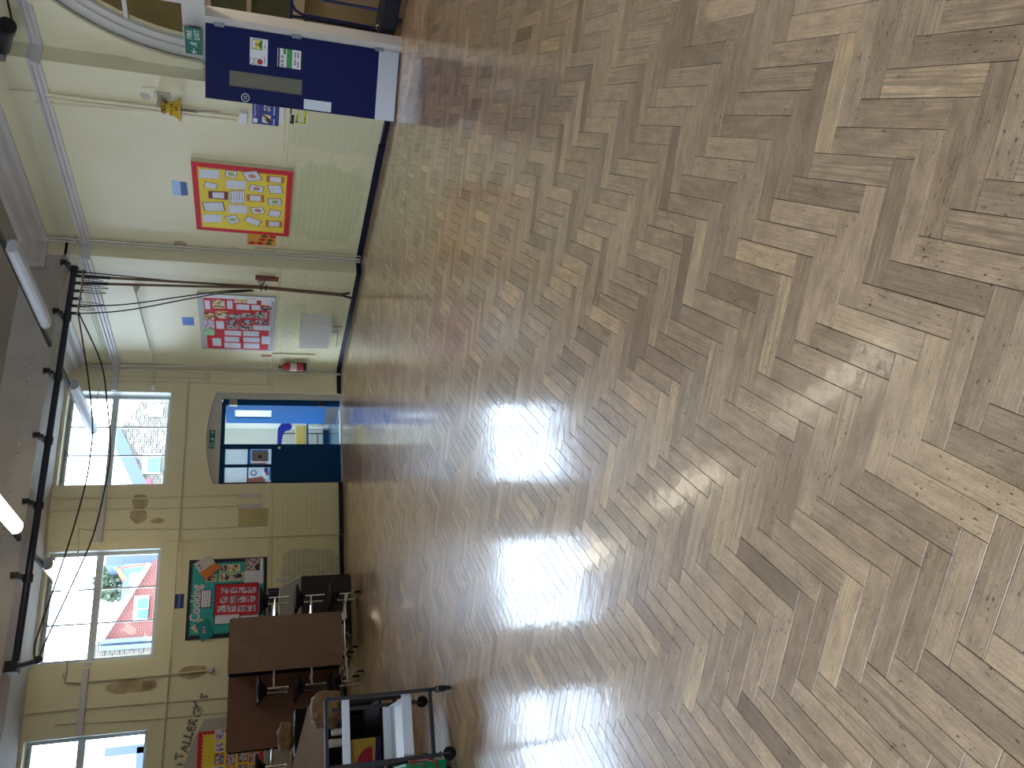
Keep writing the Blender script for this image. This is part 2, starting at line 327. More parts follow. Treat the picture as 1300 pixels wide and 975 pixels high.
def block_mesh(name, blocks):
    vs, fs, tones, uvs = [], [], [], []
    for (cx, cy, lying, seed) in blocks:
        rr = random.Random(seed); e1, e2 = (EX, EY) if lying else (EY, EX)
        g = GAP * rr.uniform(0.5, 1.9); h1, h2 = BL / 2 - g, BW / 2 - g; ch = 0.0007
        ta, tb, tz = rr.gauss(0, 0.0004), rr.gauss(0, 0.0011), rr.gauss(0, 0.00010)
        tone = (rr.betavariate(2.6, 2.6), rr.random(), rr.random())
        k = len(vs); c = Vector((cx, cy, 0)); ou, ov = rr.uniform(0, 60), rr.uniform(0, 60); loc = []
        for lev, (d, zz) in enumerate(((ch, 0.0), (0.0, -ch), (0.0, -0.006))):
            for sx, sy in ((-1, -1), (1, -1), (1, 1), (-1, 1)):
                a, b = sx * (h1 - d), sy * (h2 - d)
                z = (zz + tz + ta * a + tb * b) if lev < 2 else zz
                q = c + e1 * a + e2 * b; vs.append((q.x, q.y, z)); loc.append((a + ou, b + ov))
        ff = [(0, 1, 2, 3)] + [(i + 4 * l, 4 * l + (i + 1) % 4, 4 * l + 4 + (i + 1) % 4, i + 4 * l + 4) for l in (0, 1) for i in range(4)]
        for f in ff:
            # keep the top face pointing up for both lay directions
            ids = f[::-1] if not lying else f
            fs.append(tuple(k + i for i in ids)); tones += [tone] * 4; uvs += [loc[i] for i in ids]
    me = bpy.data.meshes.new(name); me.from_pydata(vs, [], fs)
    ly = me.uv_layers.new(name='grain'); ly.data.foreach_set('uv', [x for u in uvs for x in u])
    ca = me.color_attributes.new('tone', 'FLOAT_COLOR', 'CORNER'); ca.data.foreach_set('color', [x for t in tones for x in (*t, 1.0)])
    if sum(p.normal.z for p in me.polygons[:1]) < 0: me.flip_normals()
    me.materials.append(woodm)
    o = bpy.data.objects.new(name, me); C.objects.link(o); o.parent = floor; return o
P0 = Vector((0.579, 1.461)) ; P0 = Vector((P0.x, P0.y, 0))     # far-left corner of one lying block
STEP = Vector((0, math.sqrt(2) * BW, 0)); ROW = Vector((-math.sqrt(2) * BL, 0, 0))
blocks = []
for rI in range(-20, 14):
    for k in range(-62, 150):
        o_ = P0 + ROW * rI + STEP * k
        for lying in (True, False):
            if lying: c = o_ + EX * (BL / 2) - EY * (BW / 2)
            else: c = o_ + EX * (BL + BW / 2) - EY * (BL / 2)
            if XL + 0.02 < c.x < 9.9 and YF + 0.02 < c.y < 13.9: blocks.append((c.x, c.y, lying, (rI * 1009 + k) * 2 + lying))
Rt = R.transposed()
def size_in_view(b):
    q = Rt @ (Vector((b[0], b[1], 0)) - Vector((0, 0, 1.5)))
    if q.z > -0.3: return 0
    x, y = q.x / -q.z, q.y / -q.z
    if abs(x) > 0.70 or abs(y) > 0.53: return 0
    return 1.0 / (q.z * q.z) * (1.5 / (Vector((b[0], b[1], -1.5)).length))
blocks.sort(key=size_in_view, reverse=True)
for b in blocks[:300]: block_mesh('parquet_block', [b])
rest = block_mesh('parquet_blocks', blocks[300:]); rest['kind'] = 'stuff'

# ---- back wall with three windows and the door opening
win = [((0.527, 2.933), (2.228, 2.954)), ((3.288, 2.963), (5.026, 2.985))]
W1 = (0.526, 2.227); W2 = (3.288, 5.013); W3 = (6.052, 7.77); W4 = (8.82, 10.53)
WZ0, WZ1 = 2.955, 4.60
BAY = (3.185, 5.08)
DOOR = (0.495, 2.235); DZ = 2.20
def wall_cells(F, cuts_a, cuts_z, skip, o0, o1):
    mb = MB()
    for i in range(len(cuts_a) - 1):
        for j in range(len(cuts_z) - 1):
            a0, a1, z0, z1 = cuts_a[i], cuts_a[i + 1], cuts_z[j], cuts_z[j + 1]
            if not skip((a0 + a1) / 2, (z0 + z1) / 2): mb.rect(F, (a0, z0), (a1, z1), o0, o1)
    return mb
UL = (CX - XL) / math.cos(DEL)
def skipb(a, z):
    if z > WZ0 and z < WZ1 and any(w[0] < a < w[1] for w in (W1, W2, W3, W4)): return True
    if z < 2.36 and DOOR[0] < a < DOOR[1]: return True
    return BAY[0] < a < BAY[1]
ca = sorted([-0.5, UL + 0.6, *DOOR, *W1, *W2, *W3, *W4, *BAY]); cz = [0, 2.36, WZ0, WZ1, ZC + 0.3]
mb = wall_cells(FW, ca, cz, skipb, -0.35, 0.0)
mb2 = wall_cells(FW, [BAY[0], W2[0], W2[1], BAY[1]], cz, lambda a, z: W2[0] < a < W2[1] and WZ0 < z < WZ1, -0.35, -0.07)
mb.add(mb2.v, mb2.f)
# spandrels above the segmental arch of the door
arc = [(DOOR[0] + (DOOR[1] - DOOR[0]) * i / 16, 2.20 + 0.15 * math.sin(math.pi * i / 16) ** 0.8) for i in range(17)]
for i in range(16):
    mb.prism(FW, [arc[i], arc[i + 1], (arc[i + 1][0], 2.36), (arc[i][0], 2.36)], -0.35, 0.0)
wall_back = struct('wall_back', mb, cream)
# ---- right wall in three steps
YA, YB = 7.05, 10.34
RA, YC_, ZS = 2.22, 4.79, 2.19
mb = MB()
for i in range(24):            # arch spandrels of the near bay
    t0, t1 = math.pi * i / 24, math.pi * (i + 1) / 24
    p, q = (YC_ + RA * math.cos(t0), ZS + RA * math.sin(t0)), (YC_ + RA * math.cos(t1), ZS + RA * math.sin(t1))
    mb.prism(FA, [p, q, (q[0], ZC + 0.3), (p[0], ZC + 0.3)], -0.3, 0.0)
mb.rect(FA, (YC_ + RA, 0), (YA, ZC + 0.3), -0.3, 0.0); mb.rect(FA, (YF - 0.3, 0), (YC_ - RA, ZC + 0.3), -0.3, 0.0)
mb.rect(FB, (YA, 0), (YB, ZC + 0.3), -0.52, 0.0); mb.rect(FC, (YB, 0), (14.3, ZC + 0.3), -0.74, 0.0)
wall_right = struct('wall_right', mb, cream)
mb = wall_cells(FS(XL), [YF - 0.3, -2.0, 0.3, 0.6, 2.9, 14.3], [0, 0.6, 4.4, ZC + 0.3],
                lambda a, z: 0.6 < z < 4.4 and any(p < a < p + 2.3 for p in (-2.0, 0.6)), -0.0, 0.3)
wall_left = struct('wall_left', mb, cream)
mb = wall_cells(FX(YF), [XL - 0.3, 8.2], [0, ZC + 0.3], lambda a, z: False, 0.0, 0.3)
wall_front = struct('wall_front', mb, mat('dark_unseen_wall', (0.20, 0.13, 0.08), 0.5))  # unseen wall, darkened to cut bounce light on the back wall
ceiling = struct('ceiling', MB().box(XL - 0.4, 8.3, YF - 0.4, 14.4, ZC, ZC + 0.3), ceilm)

# ---- painted brickwork of the dado: each brick of the nearest courses is a part
def brick_mb(F, a0, a1, z0, z1, rr, o=0.0):
    j = rr.uniform(0.002, 0.005); c = 0.003; m_ = MB()
    v = [F(a0, z0, o - 0.001), F(a1, z0, o - 0.001), F(a1, z1, o - 0.001), F(a0, z1, o - 0.001), F(a0 + c, z0 + c, o + j), F(a1 - c, z0 + c, o + j), F(a1 - c, z1 - c, o + j), F(a0 + c, z1 - c, o + j)]
    return m_.add(v, [(4, 5, 6, 7), (0, 1, 5, 4), (1, 2, 6, 5), (2, 3, 7, 6), (3, 0, 4, 7)])
def courses(F, a0, a1, z0, z1, o=0.0):
    rows = int((z1 - z0) / 0.077); out = []
    for r_ in range(rows):
        z = z0 + r_ * (z1 - z0) / rows; h = (z1 - z0) / rows - 0.008; a = a0 - (0.1125 if r_ % 2 else 0)
        while a < a1 - 0.02:
            s0, s1 = max(a, a0), min(a + 0.217, a1)
            if s1 - s0 > 0.03: out.append((F, s0, s1, z, z + h, o))
            a += 0.225
    return out
DZ0, DZ1 = 0.08, 1.20
bl = courses(FB, YA + 0.01, YB - 0.02, DZ0, DZ1) + courses(FC, YB + 0.02, 13.56, DZ0, DZ1)
bl.sort(key=lambda t: t[1])
for t in bl[:300]: make('brick', brick_mb(t[0], t[1], t[2], t[3], t[4], random), brickm, wall_right)
st = MB()
for t in bl[300:]:
    b = brick_mb(t[0], t[1], t[2], t[3], t[4], random); st.add(b.v, b.f)
o = make('brick_courses', st, brickm, wall_right); o['kind'] = 'stuff'
st = MB()
for t in courses(FW, 2.24, BAY[0], DZ0, DZ1) + courses(FW, BAY[0], BAY[1], DZ0, DZ1, -0.07) + courses(FW, BAY[1], UL - 0.05, DZ0, DZ1) + courses(FW, 0.02, DOOR[0], DZ0, DZ1):
    b = brick_mb(t[0], t[1], t[2], t[3], t[4], random, t[5]); st.add(b.v, b.f)
o = make('brick_courses', st, brickm, wall_back); o['kind'] = 'stuff'

# ---- mouldings
def moulding(name, F, a0, a1, prof, m):
    poly = [(o_, z) for o_, z in prof]; mbm = MB(); n = len(poly)
    vs = [F(a0, z, o_) for o_, z in poly] + [F(a1, z, o_) for o_, z in poly]
    mbm.add(vs, [tuple(range(n)), tuple(range(n, 2 * n))[::-1]] + [(i, (i + 1) % n, n + (i + 1) % n, n + i) for i in range(n)]); return mbm
rail = [(0, 3.82), (0.03, 3.82), (0.035, 3.85), (0.055, 3.87), (0.055, 3.90), (0.09, 3.91), (0.09, 3.935), (0, 3.935)]
cove = [(0, 4.36), (0.03, 4.36), (0.05, 4.42), (0.12, 4.47), (0.13, 4.54), (0.22, 4.60), (0.24, 4.65), (0, 4.65)]
skirt = [(0, 0), (0.022, 0), (0.022, 0.06), (0.012, 0.075), (0, 0.075)]
dado = [(0, 1.205), (0.006, 1.205), (0.012, 1.215), (0.012, 1.235), (0.004, 1.24), (0.004, 1.255), (0.014, 1.26), (0.014, 1.275), (0, 1.28)]
def run(prof, first=YF, base=False):
    mm = MB()
    for F, a, b in ((FA, first, YA + 0.0), (FB, YA, YB), (FC, YB, 13.6)):
        x = moulding('', F, a, b, prof, None); mm.add(x.v, x.f)
    for Yp, x0, x1 in ((YA, 7.42, 7.64), (YB, 7.20, 7.42)):      # returns on the steps
        G = FX(Yp); w = max(p[0] for p in prof); x = moulding('', G, x0 - w, x1, prof, None); mm.add(x.v, x.f)
    return mm
tr = struct('trim_1', run(rail), lilac); tr2 = struct('trim_2', run(cove), lilac)
mm = MB()
for F, a, b in ((FB, YA, YB), (FC, YB, 13.6)):
    x = moulding('', F, a, b, dado, None); mm.add(x.v, x.f)
for a, b, o_ in ((-0.02, DOOR[0], 0), (DOOR[1], BAY[0], 0), (BAY[0], BAY[1], -0.07), (BAY[1], UL, 0)):
    x = moulding('', lambda a_, z_, q_, o_=o_: FW(a_, z_, q_ + o_), a, b, dado, None); mm.add(x.v, x.f)
struct('trim_3', mm, cream)
mm = MB()
for F, a, b in ((FB, YA, YB), (FC, YB, 13.6)):
    x = moulding('', F, a, b, skirt, None); mm.add(x.v, x.f)
x = moulding('', FX(YB), 7.178, 7.42, skirt, None); mm.add(x.v, x.f)
mm.rect(FB, (7.71, 0.0), (YB, 0.085), 0.0, 0.035)
struct('baseboard_right', mm, navy)
mm = MB()
for a, b, o_ in ((0.0, DOOR[0], 0), (DOOR[1], BAY[0], 0), (BAY[0], BAY[1], -0.07), (BAY[1], UL, 0)):
    x = moulding('', lambda a_, z_, q_, o_=o_: FW(a_, z_, q_ + o_), a, b, skirt, None); mm.add(x.v, x.f)
struct('baseboard_back', mm, navy)

# ---- riveted girder across the hall
gd = thing('roof_girder', 'grey riveted steel girder spanning the hall under the ceiling', 'girder', (3, 10.5, 4.12))
gp = 0.0
make('web', MB().box(XL - 0.1, 7.4, 10.42, 10.62, 4.15, 4.66), steelbeam, gd)
make('flange', MB().box(XL - 0.1, 7.4, 10.34, 10.78, 4.115, 4.15), steelbeam, gd)
make('angle', MB().box(XL - 0.1, 7.4, 10.37, 10.42, 4.15, 4.38), steelbeam, gd)
mb = MB()
x = XL
while x < 7.15:
    mb.lathe((x, 10.371, 4.325), (0, -1, 0), [(0, 0.024), (0.012, 0.018), (0.020, 0.008)], 8); x += 0.155
o = make('rivets', mb, steelbeam, gd, smooth=True); o['kind'] = 'stuff'

# ---- windows
def window(n, F, a0, a1, z0, z1, dpt, bars=2, tall=False):
    w = struct('window_%d' % n, None, None, tuple(F((a0 + a1) / 2, z0, -dpt)))
    f = 0.065; mb = MB()
    mb.rect(F, (a0 - 0.02, z0 - 0.02), (a0 + f, z1 + 0.02), -dpt - 0.06, -dpt); mb.rect(F, (a1 - f, z0 - 0.02), (a1 + 0.02, z1 + 0.02), -dpt - 0.06, -dpt)
    mb.rect(F, (a0 + f, z0 - 0.02), (a1 - f, z0 + f), -dpt - 0.06, -dpt); mb.rect(F, (a0 + f, z1 - f), (a1 - f, z1 + 0.02), -dpt - 0.06, -dpt)
    make('window_frame', mb, winframe, w)
    zt = z0 + (z1 - z0) * 0.56
    make('transom', MB().rect(F, (a0 + f, zt - 0.05), (a1 - f, zt + 0.05), -dpt - 0.055, -dpt + 0.02), winframe, w)
    xs = [a0 + f + (a1 - a0 - 2 * f) * (i + 1) / (bars + 1) for i in range(bars)]
    for x in xs: make('glazing_bar', MB().rect(F, (x - 0.012, z0 + f), (x + 0.012, z1 - f), -dpt - 0.045, -dpt - 0.015), winframe, w)
    ed = [a0 + f] + xs + [a1 - f]
    for i in range(bars + 1):
        for p, q in ((z0 + f, zt - 0.05), (zt + 0.05, z1 - f)):
            make('pane', MB().rect(F, (ed[i], p), (ed[i + 1], q), -dpt - 0.034, -dpt - 0.030), pane, w)
    return w
ws = []
for n, (w, ww) in enumerate(((W1, 0.24), (W2, 0.17 + 0.07), (W3, 0.24), (W4, 0.24))):
    k = window(n + 1, FW, w[0], w[1], WZ0, WZ1, 0.20 if n != 1 else 0.22); ws.append(k)
    rv = MB(); oo = -0.07 if n == 1 else 0.0     # white painted reveal lining
    rv.rect(FW, (w[0], WZ0), (w[0] + 0.012, WZ1), -0.2, oo + 0.003); rv.rect(FW, (w[1] - 0.012, WZ0), (w[1], WZ1), -0.2, oo + 0.003)
    rv.rect(FW, (w[0], WZ0), (w[1], WZ0 + 0.015), -0.2, oo + 0.003)
    make('reveal_lining', rv, mat('reveal_white', (0.72, 0.78, 0.76), 0.4), k)
    g = MB(); G = lambda a, z, o_: FW(a, z, o_ - 0.17)
    g.tube([G(w[0] + 0.1, WZ1 - 0.03, 0), G(w[1] - 0.1, WZ1 - 0.03, 0)], 0.008)
    for t in (0.25, 0.62): 
        ax = w[0] + (w[1] - w[0]) * t
        g.tube([G(ax, WZ1 - 0.03, 0), G(ax + 0.07, WZ1 - 0.09, 0.05), G(ax + 0.02, WZ1 - 0.13, -0.02)], 0.010)
    make('opening_gear', g, mat('aged_brass_grey', (0.18, 0.19, 0.2), 0.4, 0.5), k)
n = 5
for p in (-2.0, 0.6): window(n, lambda a, z, o_: Vector((XL + o_, a, z)), p, p + 2.3, 0.6, 4.4, 0.15); n += 1  # unseen windows, sized and placed to light the near floor and side wall
# daylight enters through the window openings: portals guide the sky light
def portal(F, a0, a1, z0, z1, o_, name):
    c = F((a0 + a1) / 2, (z0 + z1) / 2, o_); nrm = (F(a0, z0, o_ + 1) - F(a0, z0, o_)).normalized()
    l = bpy.data.lights.new(name, 'AREA'); l.shape = 'RECTANGLE'; l.size = abs(a1 - a0); l.size_y = abs(z1 - z0); l.cycles.is_portal = True
    ob = bpy.data.objects.new(name, l); C.objects.link(ob); ob.location = c; ob.rotation_euler = nrm.to_track_quat('-Z', 'Z').to_euler()
for w in (W1, W2, W3, W4): portal(FW, w[0], w[1], WZ0, WZ1, -0.3, 'daylight')
for p in (-2.0, 0.6): portal(lambda a, z, o_: Vector((XL + o_, a, z)), p, p + 2.3, 0.6, 4.4, -0.25, 'daylight')

# ---- conduits, trunking and worn patches on the back wall
def wpipe(pts, r, m=cream_dk, off=0.012, parent=None, name='conduit', F=FW):
    return make(name, MB().tube([F(a, z, off) for a, z in pts], r, 6), m, parent or wall_back, smooth=True)
wpipe([(0.059, 4.669), (0.05, 4.1), (0.004, 2.570), (0.001, 0.003)], 0.020, mat('grey_pipe_paint', (0.58, 0.55, 0.46), 0.4), 0.03)
wpipe([(-0.017, 4.653), (0.003, 4.344), (0.122, 4.258), (0.101, 0.005)], 0.020, mat('grey_pipe_paint', (0.5, 0.5, 0.5)), 0.03)
wpipe([(0.253, 4.098), (0.249, 2.344)], 0.010); wpipe([(0.107, 2.350), (0.249, 2.344)], 0.010)
wpipe([(0.343, 4.090), (0.346, 1.245)], 0.010); wpipe([(0.076, 1.334), (0.348, 1.329)], 0.008)
wpipe([(1.998, 4.732), (2.293, 4.688), (2.412, 4.641), (2.454, 4.546), (2.468, 3.307), (2.445, 1.801)], 0.012)
wpipe([(3.545, 4.604), (2.789, 4.644), (2.673, 4.635), (2.650, 4.525), (2.657, 3.293), (2.641, 1.770)], 0.012)
wpipe([(3.466, 4.160), (2.945, 4.200), (2.988, 4.059), (3.018, 2.421), (2.997, 1.413)], 0.010)
wpipe([(5.156, 4.182), (5.283, 4.137), (5.303, 3.966), (5.301, 2.877), (5.286, 2.101)], 0.016, off=0.02)
wpipe([(6.234, 4.680), (5.759, 4.729), (5.682, 4.648), (5.677, 3.929), (5.714, 1.617)], 0.012)
wpipe([(5.864, 4.221), (5.871, 3.931), (5.916, 3.055), (5.925, 1.704)], 0.009)
wpipe([(0.212, 2.692), (1.880, 2.692), (3.377, 2.694)], 0.012, off=0.014); 
wpipe([(BAY[0] - 0.01, 2.70), (BAY[1] + 0.01, 2.71)], 0.012, off=0.004); wpipe([(BAY[1], 2.71), (6.4, 2.735), (8.0, 2.76)], 0.012, off=0.014)
mb = MB()
for q in (((2.423, 1.802), (2.488, 1.410)), ((2.613, 1.796), (2.678, 1.406))): mb.rect(FW, q[0], q[1], 0, 0.02)
make('conduit_box', mb, lilac, wall_back, bevel=0.002)
make('conduit_box', MB().rect(FW, (0.174, 2.455), (0.296, 2.342), 0, 0.04), cream_dk, wall_back)
make('blanking_plate', MB().rect(FW, (0.209, 0.936), (0.464, 0.821), 0, 0.012), cream, wall_back)
make('pipe_end', MB().lathe(FW(*(5.286, 2.101), 0.0), (0, -1, 0), [(0, 0.05), (0.05, 0.05), (0.07, 0.03)], 12), lilac, wall_back, smooth=True)
make('wood_batten', MB().rect(FW, (3.875, 1.141), (3.933, 0.923), -0.07, -0.04), lilac, wall_back)
# trunking at transom height
tk = MB()
for a0, a1, o_ in ((-0.03, W1[0], 0), (W1[1], W2[0] - 0.1, 0), (W2[1], 5.12, -0.07), (5.12, W3[0], 0), (W3[1], W4[0], 0)):
    tk.rect(lambda a, z, q, o_=o_: FW(a, z, q + o_), (a0, 3.84), (a1, 3.93), 0, 0.05)
make('cable_trunking', tk, lilac, wall_back, bevel=0.004)
def blob(name, F, c, ra, rz, m, parent, o_=0.0012, seed=1, n=26):
    rr = random.Random(seed); ph = [rr.uniform(0, 6.28) for _ in range(4)]
    poly = [(c[0] + ra * math.cos(t) * (1 + 0.09 * math.sin(3 * t + ph[0]) + 0.05 * math.sin(7 * t + ph[1]) + rr.uniform(-0.05, 0.05)), c[1] + rz * math.sin(t) * (1 + 0.09 * math.sin(2 * t + ph[2]) + 0.05 * math.sin(9 * t + ph[3]) + rr.uniform(-0.05, 0.05))) for t in [6.2832 * i / n for i in range(n)]]
    return make(name, MB().prism(F, poly, o_ - 0.001, o_), m, parent)
blob('paint_patch', FW, (2.521, 3.327), 0.14, 0.13, stainm, wall_back, seed=3); blob('paint_patch', FW, (2.762, 3.333), 0.12, 0.14, stainm, wall_back, seed=4)
blob('paint_patch', FW, (2.851, 3.040), 0.05, 0.10, stainm, wall_back, seed=5)
blob('paint_patch', FW, (5.428, 3.255), 0.10, 0.34, stainm, wall_back, seed=6); blob('paint_patch', FW, (5.287, 2.367), 0.10, 0.22, stainm, wall_back, seed=8)
blob('paint_patch', FW, (5.430, 2.980), 0.08, 0.12, stainm, wall_back, seed=9)
make('paint_patch', MB().rect(FW, (2.683, 1.768), (3.002, 1.257), 0.0, 0.0012), mat('ochre_patch_paint', (0.50, 0.43, 0.20), 0.6, var=0.15), wall_back)
blob('paint_patch', FB, (10.230, 2.635), 0.12, 0.08, stainm, wall_right, o_=0.0012, seed=13)

# ============================================================ BACK DOOR
# pale infill arch and frame (part of the door set), closed leaf left, open leaf right
d1 = struct('door_1', None, None, tuple(FW(1.36, 0, -0.1)))
apts = [(a, min(z, 2.36)) for a, z in arc]
for i in range(16): pass
mb = MB(); mb.prism(FW, [(DOOR[0], 2.115)] + [(a, z) for a, z in arc] + [(DOOR[1], 2.115)], -0.16, -0.06)
mb.rect(FW, (DOOR[0], 0), (0.60, 2.115), -0.16, -0.06)
make('door_surround', mb, mat('pale_surround', (0.50, 0.49, 0.46), 0.5), d1)
make('threshold', MB().rect(FW, (DOOR[0], 0.0), (DOOR[1], 0.012), -0.36, -0.02), mat('pale_threshold', (0.5, 0.55, 0.65), 0.4), d1)
make('door_frame', MB().rect(FW, (0.60, 0), (0.66, 2.10), -0.20, -0.10).rect(FW, (0.66, 2.05), (1.46, 2.115), -0.20, -0.10), tealdoor, d1)
# closed leaf
lf = make('door_leaf', MB(), tealdoor, d1)
bpy.data.objects.remove(lf)
LA0, LA1, LZ0, LZ1 = 1.465, 2.236, 0.013, 2.117
pw = [((1.551, 2.027), (1.845, 1.649)), ((1.551, 1.630), (1.848, 1.243)), ((1.893, 2.027), (2.178, 1.647)), ((1.897, 1.621), (2.184, 1.237))]
aa = [LA0, pw[0][0][0], pw[0][1][0], pw[2][0][0], pw[2][1][0], LA1]
zz = [LZ0, 0.14, 0.86, pw[1][1][1], pw[1][0][1], pw[0][1][1], pw[0][0][1], LZ1]
zs = sorted(zz); as_ = sorted(aa); openz = [(zs[3], zs[4]), (zs[5], zs[6])]
def sk(a, z): return (as_[1] < a < as_[2] or as_[3] < a < as_[4]) and any(p < z < q for p, q in openz)
mb = wall_cells(FW, as_, zs, sk, -0.155, -0.110)
leaf = make('door_leaf', mb, tealdoor, d1)
for (p, q) in ((as_[1], as_[2]), (as_[3], as_[4])):
    make('door_panel', MB().rect(FW, (p + 0.02, 0.2), (q - 0.02, 0.80), -0.112, -0.103), tealdoor, d1, bevel=0.004)
make('door_knob', MB().lathe(FW(*(1.561, 1.110), -0.11), (0, -1, 0), [(0, 0.012), (0.03, 0.012), (0.035, 0.028), (0.06, 0.026), (0.068, 0.01)], 16), chrome, d1, smooth=True)
def thin_sheet(name, col):
    m = mat(name, col, 0.8); nt = m.node_tree; t = nt.nodes.new('ShaderNodeBsdfTranslucent'); t.inputs[0].default_value = (*col, 1)
    x = nt.nodes.new('ShaderNodeMixShader'); x.inputs[0].default_value = 0.6; nt.links.new(nt.nodes['Principled BSDF'].outputs[0], x.inputs[1]); nt.links.new(t.outputs[0], x.inputs[2])
    nt.links.new(x.outputs[0], nt.nodes['Material Output'].inputs[0]); return m
sheetglow = thin_sheet('thin_backlit_sheet', (0.70, 0.76, 0.80))
cl_ = bpy.data.lights.new('corridor_fill', 'AREA'); cl_.shape = 'RECTANGLE'; cl_.size = 1.2; cl_.size_y = 0.3; cl_.energy = 30; cl_.color = (0.92, 0.97, 1.0)  # unseen fill light added to brighten the door panes from behind
clo = bpy.data.objects.new('corridor_fill', cl_); C.objects.link(clo); clo.location = (5.3, 15.0, 2.85)
for i, (p, q) in enumerate(openz[::-1]):
    for j, (s, t) in enumerate(((as_[1], as_[2]), (as_[3], as_[4]))):
        make('pane', MB().rect(FW, (s, p), (t, q), -0.135, -0.131), pane, d1)
        pr = make('sheet', MB().rect(FW, (s, p), (t, q), -0.150, -0.146), sheetglow, d1)
# coloured picture behind the lower panes
z0, z1 = openz[0]; a0, a1 = as_[3], as_[4]
pk = thin_sheet('pink_print', (0.85, 0.50, 0.50)); bpn = thin_sheet('violet_print', (0.35, 0.30, 0.75)); skyp = thin_sheet('sky_print', (0.15, 0.50, 0.85))
make('print', MB().prism(FW, [(a1, z0 + 0.10), (a1, z1), (a1 - 0.08, z1), (a1 - 0.12, z0 + 0.15), (a1 - 0.05, z0 + 0.09)], -0.1455, -0.144), pk, d1)
make('print', MB().torus(FW(a0 + 0.10, z1 - 0.09, -0.1445), (0, 1, 0), 0.045, 0.010, 20, 4), bpn, d1)
blob('print', FW, (a0 + 0.05, z0 + 0.08), 0.05, 0.04, bpn, d1, o_=-0.144, seed=2); blob('print', FW, (a0 + 0.12, z0 + 0.06), 0.04, 0.035, pk, d1, o_=-0.1435, seed=5)
make('print', MB().rect(FW, (a0, z0), (a1 - 0.05, z0 + 0.03), -0.1455, -0.144), skyp, d1)
a0, a1 = as_[1], as_[2]
make('print', MB().rect(FW, (a0 + 0.01, z0 + 0.06), (a1 - 0.07, z1 - 0.05), -0.1455, -0.144).rect(FW, (a0, z1 - 0.04), (a1, z1), -0.1455, -0.144), skyp, d1)
make('notice', MB().rect(FW, (a0 + 0.04, z0 + 0.05), (a1 - 0.06, z1 - 0.06), -0.131, -0.128), mat('grey_card', (0.25, 0.24, 0.22), 0.7), d1)
make('notice_dot', MB().lathe(FW((a0 + a1) / 2, (z0 + z1) / 2, -0.128), (0, -1, 0), [(0, 0.035), (0.002, 0.035)], 20), mat('dark_green_print', (0.01, 0.05, 0.05), 0.6), d1)
make('print', MB().rect(FW, (a1 - 0.04, z0 + 0.08), (a1, z1 - 0.03), -0.1455, -0.144), pk, d1)
# open right-hand leaf swung into the corridor
h = FW(0.66, 0, -0.13)
def FO(s, z, o_=0.0): return Vector((h.x - 0.05 * s - o_, h.y + s * 0.98, z))
vp = MB(); 
vp = wall_cells(FO, [0.0, 0.20, 0.52, 0.74], [0.02, 1.25, 1.90, 2.06], lambda a, z: 0.20 < a < 0.52 and 1.25 < z < 1.90, 0.0, 0.045)
make('door_leaf', vp, bluedoor, d1)
make('vision_pane', MB().rect(FO, (0.20, 1.25), (0.52, 1.90), 0.018, 0.022), mat('bright_frosted', (0.7, 0.8, 0.9), 0.3), d1)
make('door_closer', MB().rect(FW, (0.599, 1.994), (0.720, 1.855), -0.16, -0.08), mat('closer_silver', (0.35, 0.35, 0.32), 0.4, 0.5), d1)
make('hinge_block', MB().rect(FW, (0.615, 0.406), (0.709, 0.298), -0.16, -0.09), blackm, d1)
make('kick_plate', MB().rect(FO, (0.02, 0.03), (0.72, 0.26), 0.045, 0.048), mat('dark_kick', (0.05, 0.05, 0.055), 0.4, 0.3), d1)
# corridor beyond
co = struct('wall_corridor', None, None, (6, 15, 0))
cw = mat('corridor_white', (0.62, 0.66, 0.62), 0.5); cfl = mat('corridor_blue_floor', (0.05, 0.11, 0.17), 0.25)
make('corridor_wall', MB().box(4.3, 7.9, 16.3, 16.4, 0, 2.9).box(7.15, 7.3, 13.97, 16.3, 0, 2.9).box(4.2, 4.3, 13.98, 14.9, 0, 2.9), cw, co)
make('corridor_ceiling', MB().box(4.2, 7.9, 13.96, 16.4, 2.9, 3.0), cw, co)
make('corridor_floor', MB().box(4.2, 7.9, 13.9, 16.4, -0.1, 0.006), cfl, co)
mb = MB()
for (p, q) in (((7.374, 2.212), (7.305, -0.015)),): mb.rect(FX(16.28), p, q, 0, 0.05)
make('architrave', mb, white, co)
make('skirting', MB().box(4.3, 7.15, 16.26, 16.3, 0, 0.12), tealdoor, co)
# things on a rack in the corridor
rk = thing('coat_rack', 'slim dark wire coat rack standing in corridor behind the open door', 'rack', (6.6, 16.0, 0))
make('frame', MB().tube([(6.30, 16.1, 0.01), (6.30, 16.1, 1.05), (6.95, 16.1, 1.05), (6.95, 16.1, 0.01)], 0.012), blackm, rk); make('crossbar', MB().tube([(6.30, 16.1, 0.25), (6.95, 16.1, 0.25)], 0.01), blackm, rk)
mb = MB(); cc = [(7.14, 1.00), (7.02, 1.08), (6.60, 1.09), (6.50, 1.02), (6.86, 0.98), (6.97, 0.93), (7.00, 0.84), (7.06, 0.78), (7.15, 0.84)]
mb.prism(FX(16.02), cc, -0.05, 0.05)
j = make('hoodie', mb, mat('royal_blue_cloth', (0.01, 0.02, 0.30), 0.9, bump=0.6, bscale=20), bevel=0.02); tag(j, 'royal blue garment hanging over the rack in corridor doorway', 'clothing')
j = make('cardboard_box', MB().box(6.45, 6.98, 15.75, 15.98, 0.50, 0.72), mat('yellow_card', (0.62, 0.46, 0.13), 0.8, var=0.15), bevel=0.006)
tag(j, 'yellow box on a low table, seen through the blue doorway', 'box')
tb = thing('low_table', 'pale low table with blue edge in corridor under yellow box', 'table', (6.7, 15.85, 0))
make('table_top', MB().box(6.35, 7.05, 15.65, 16.05, 0.47, 0.50), bluedoor, tb)
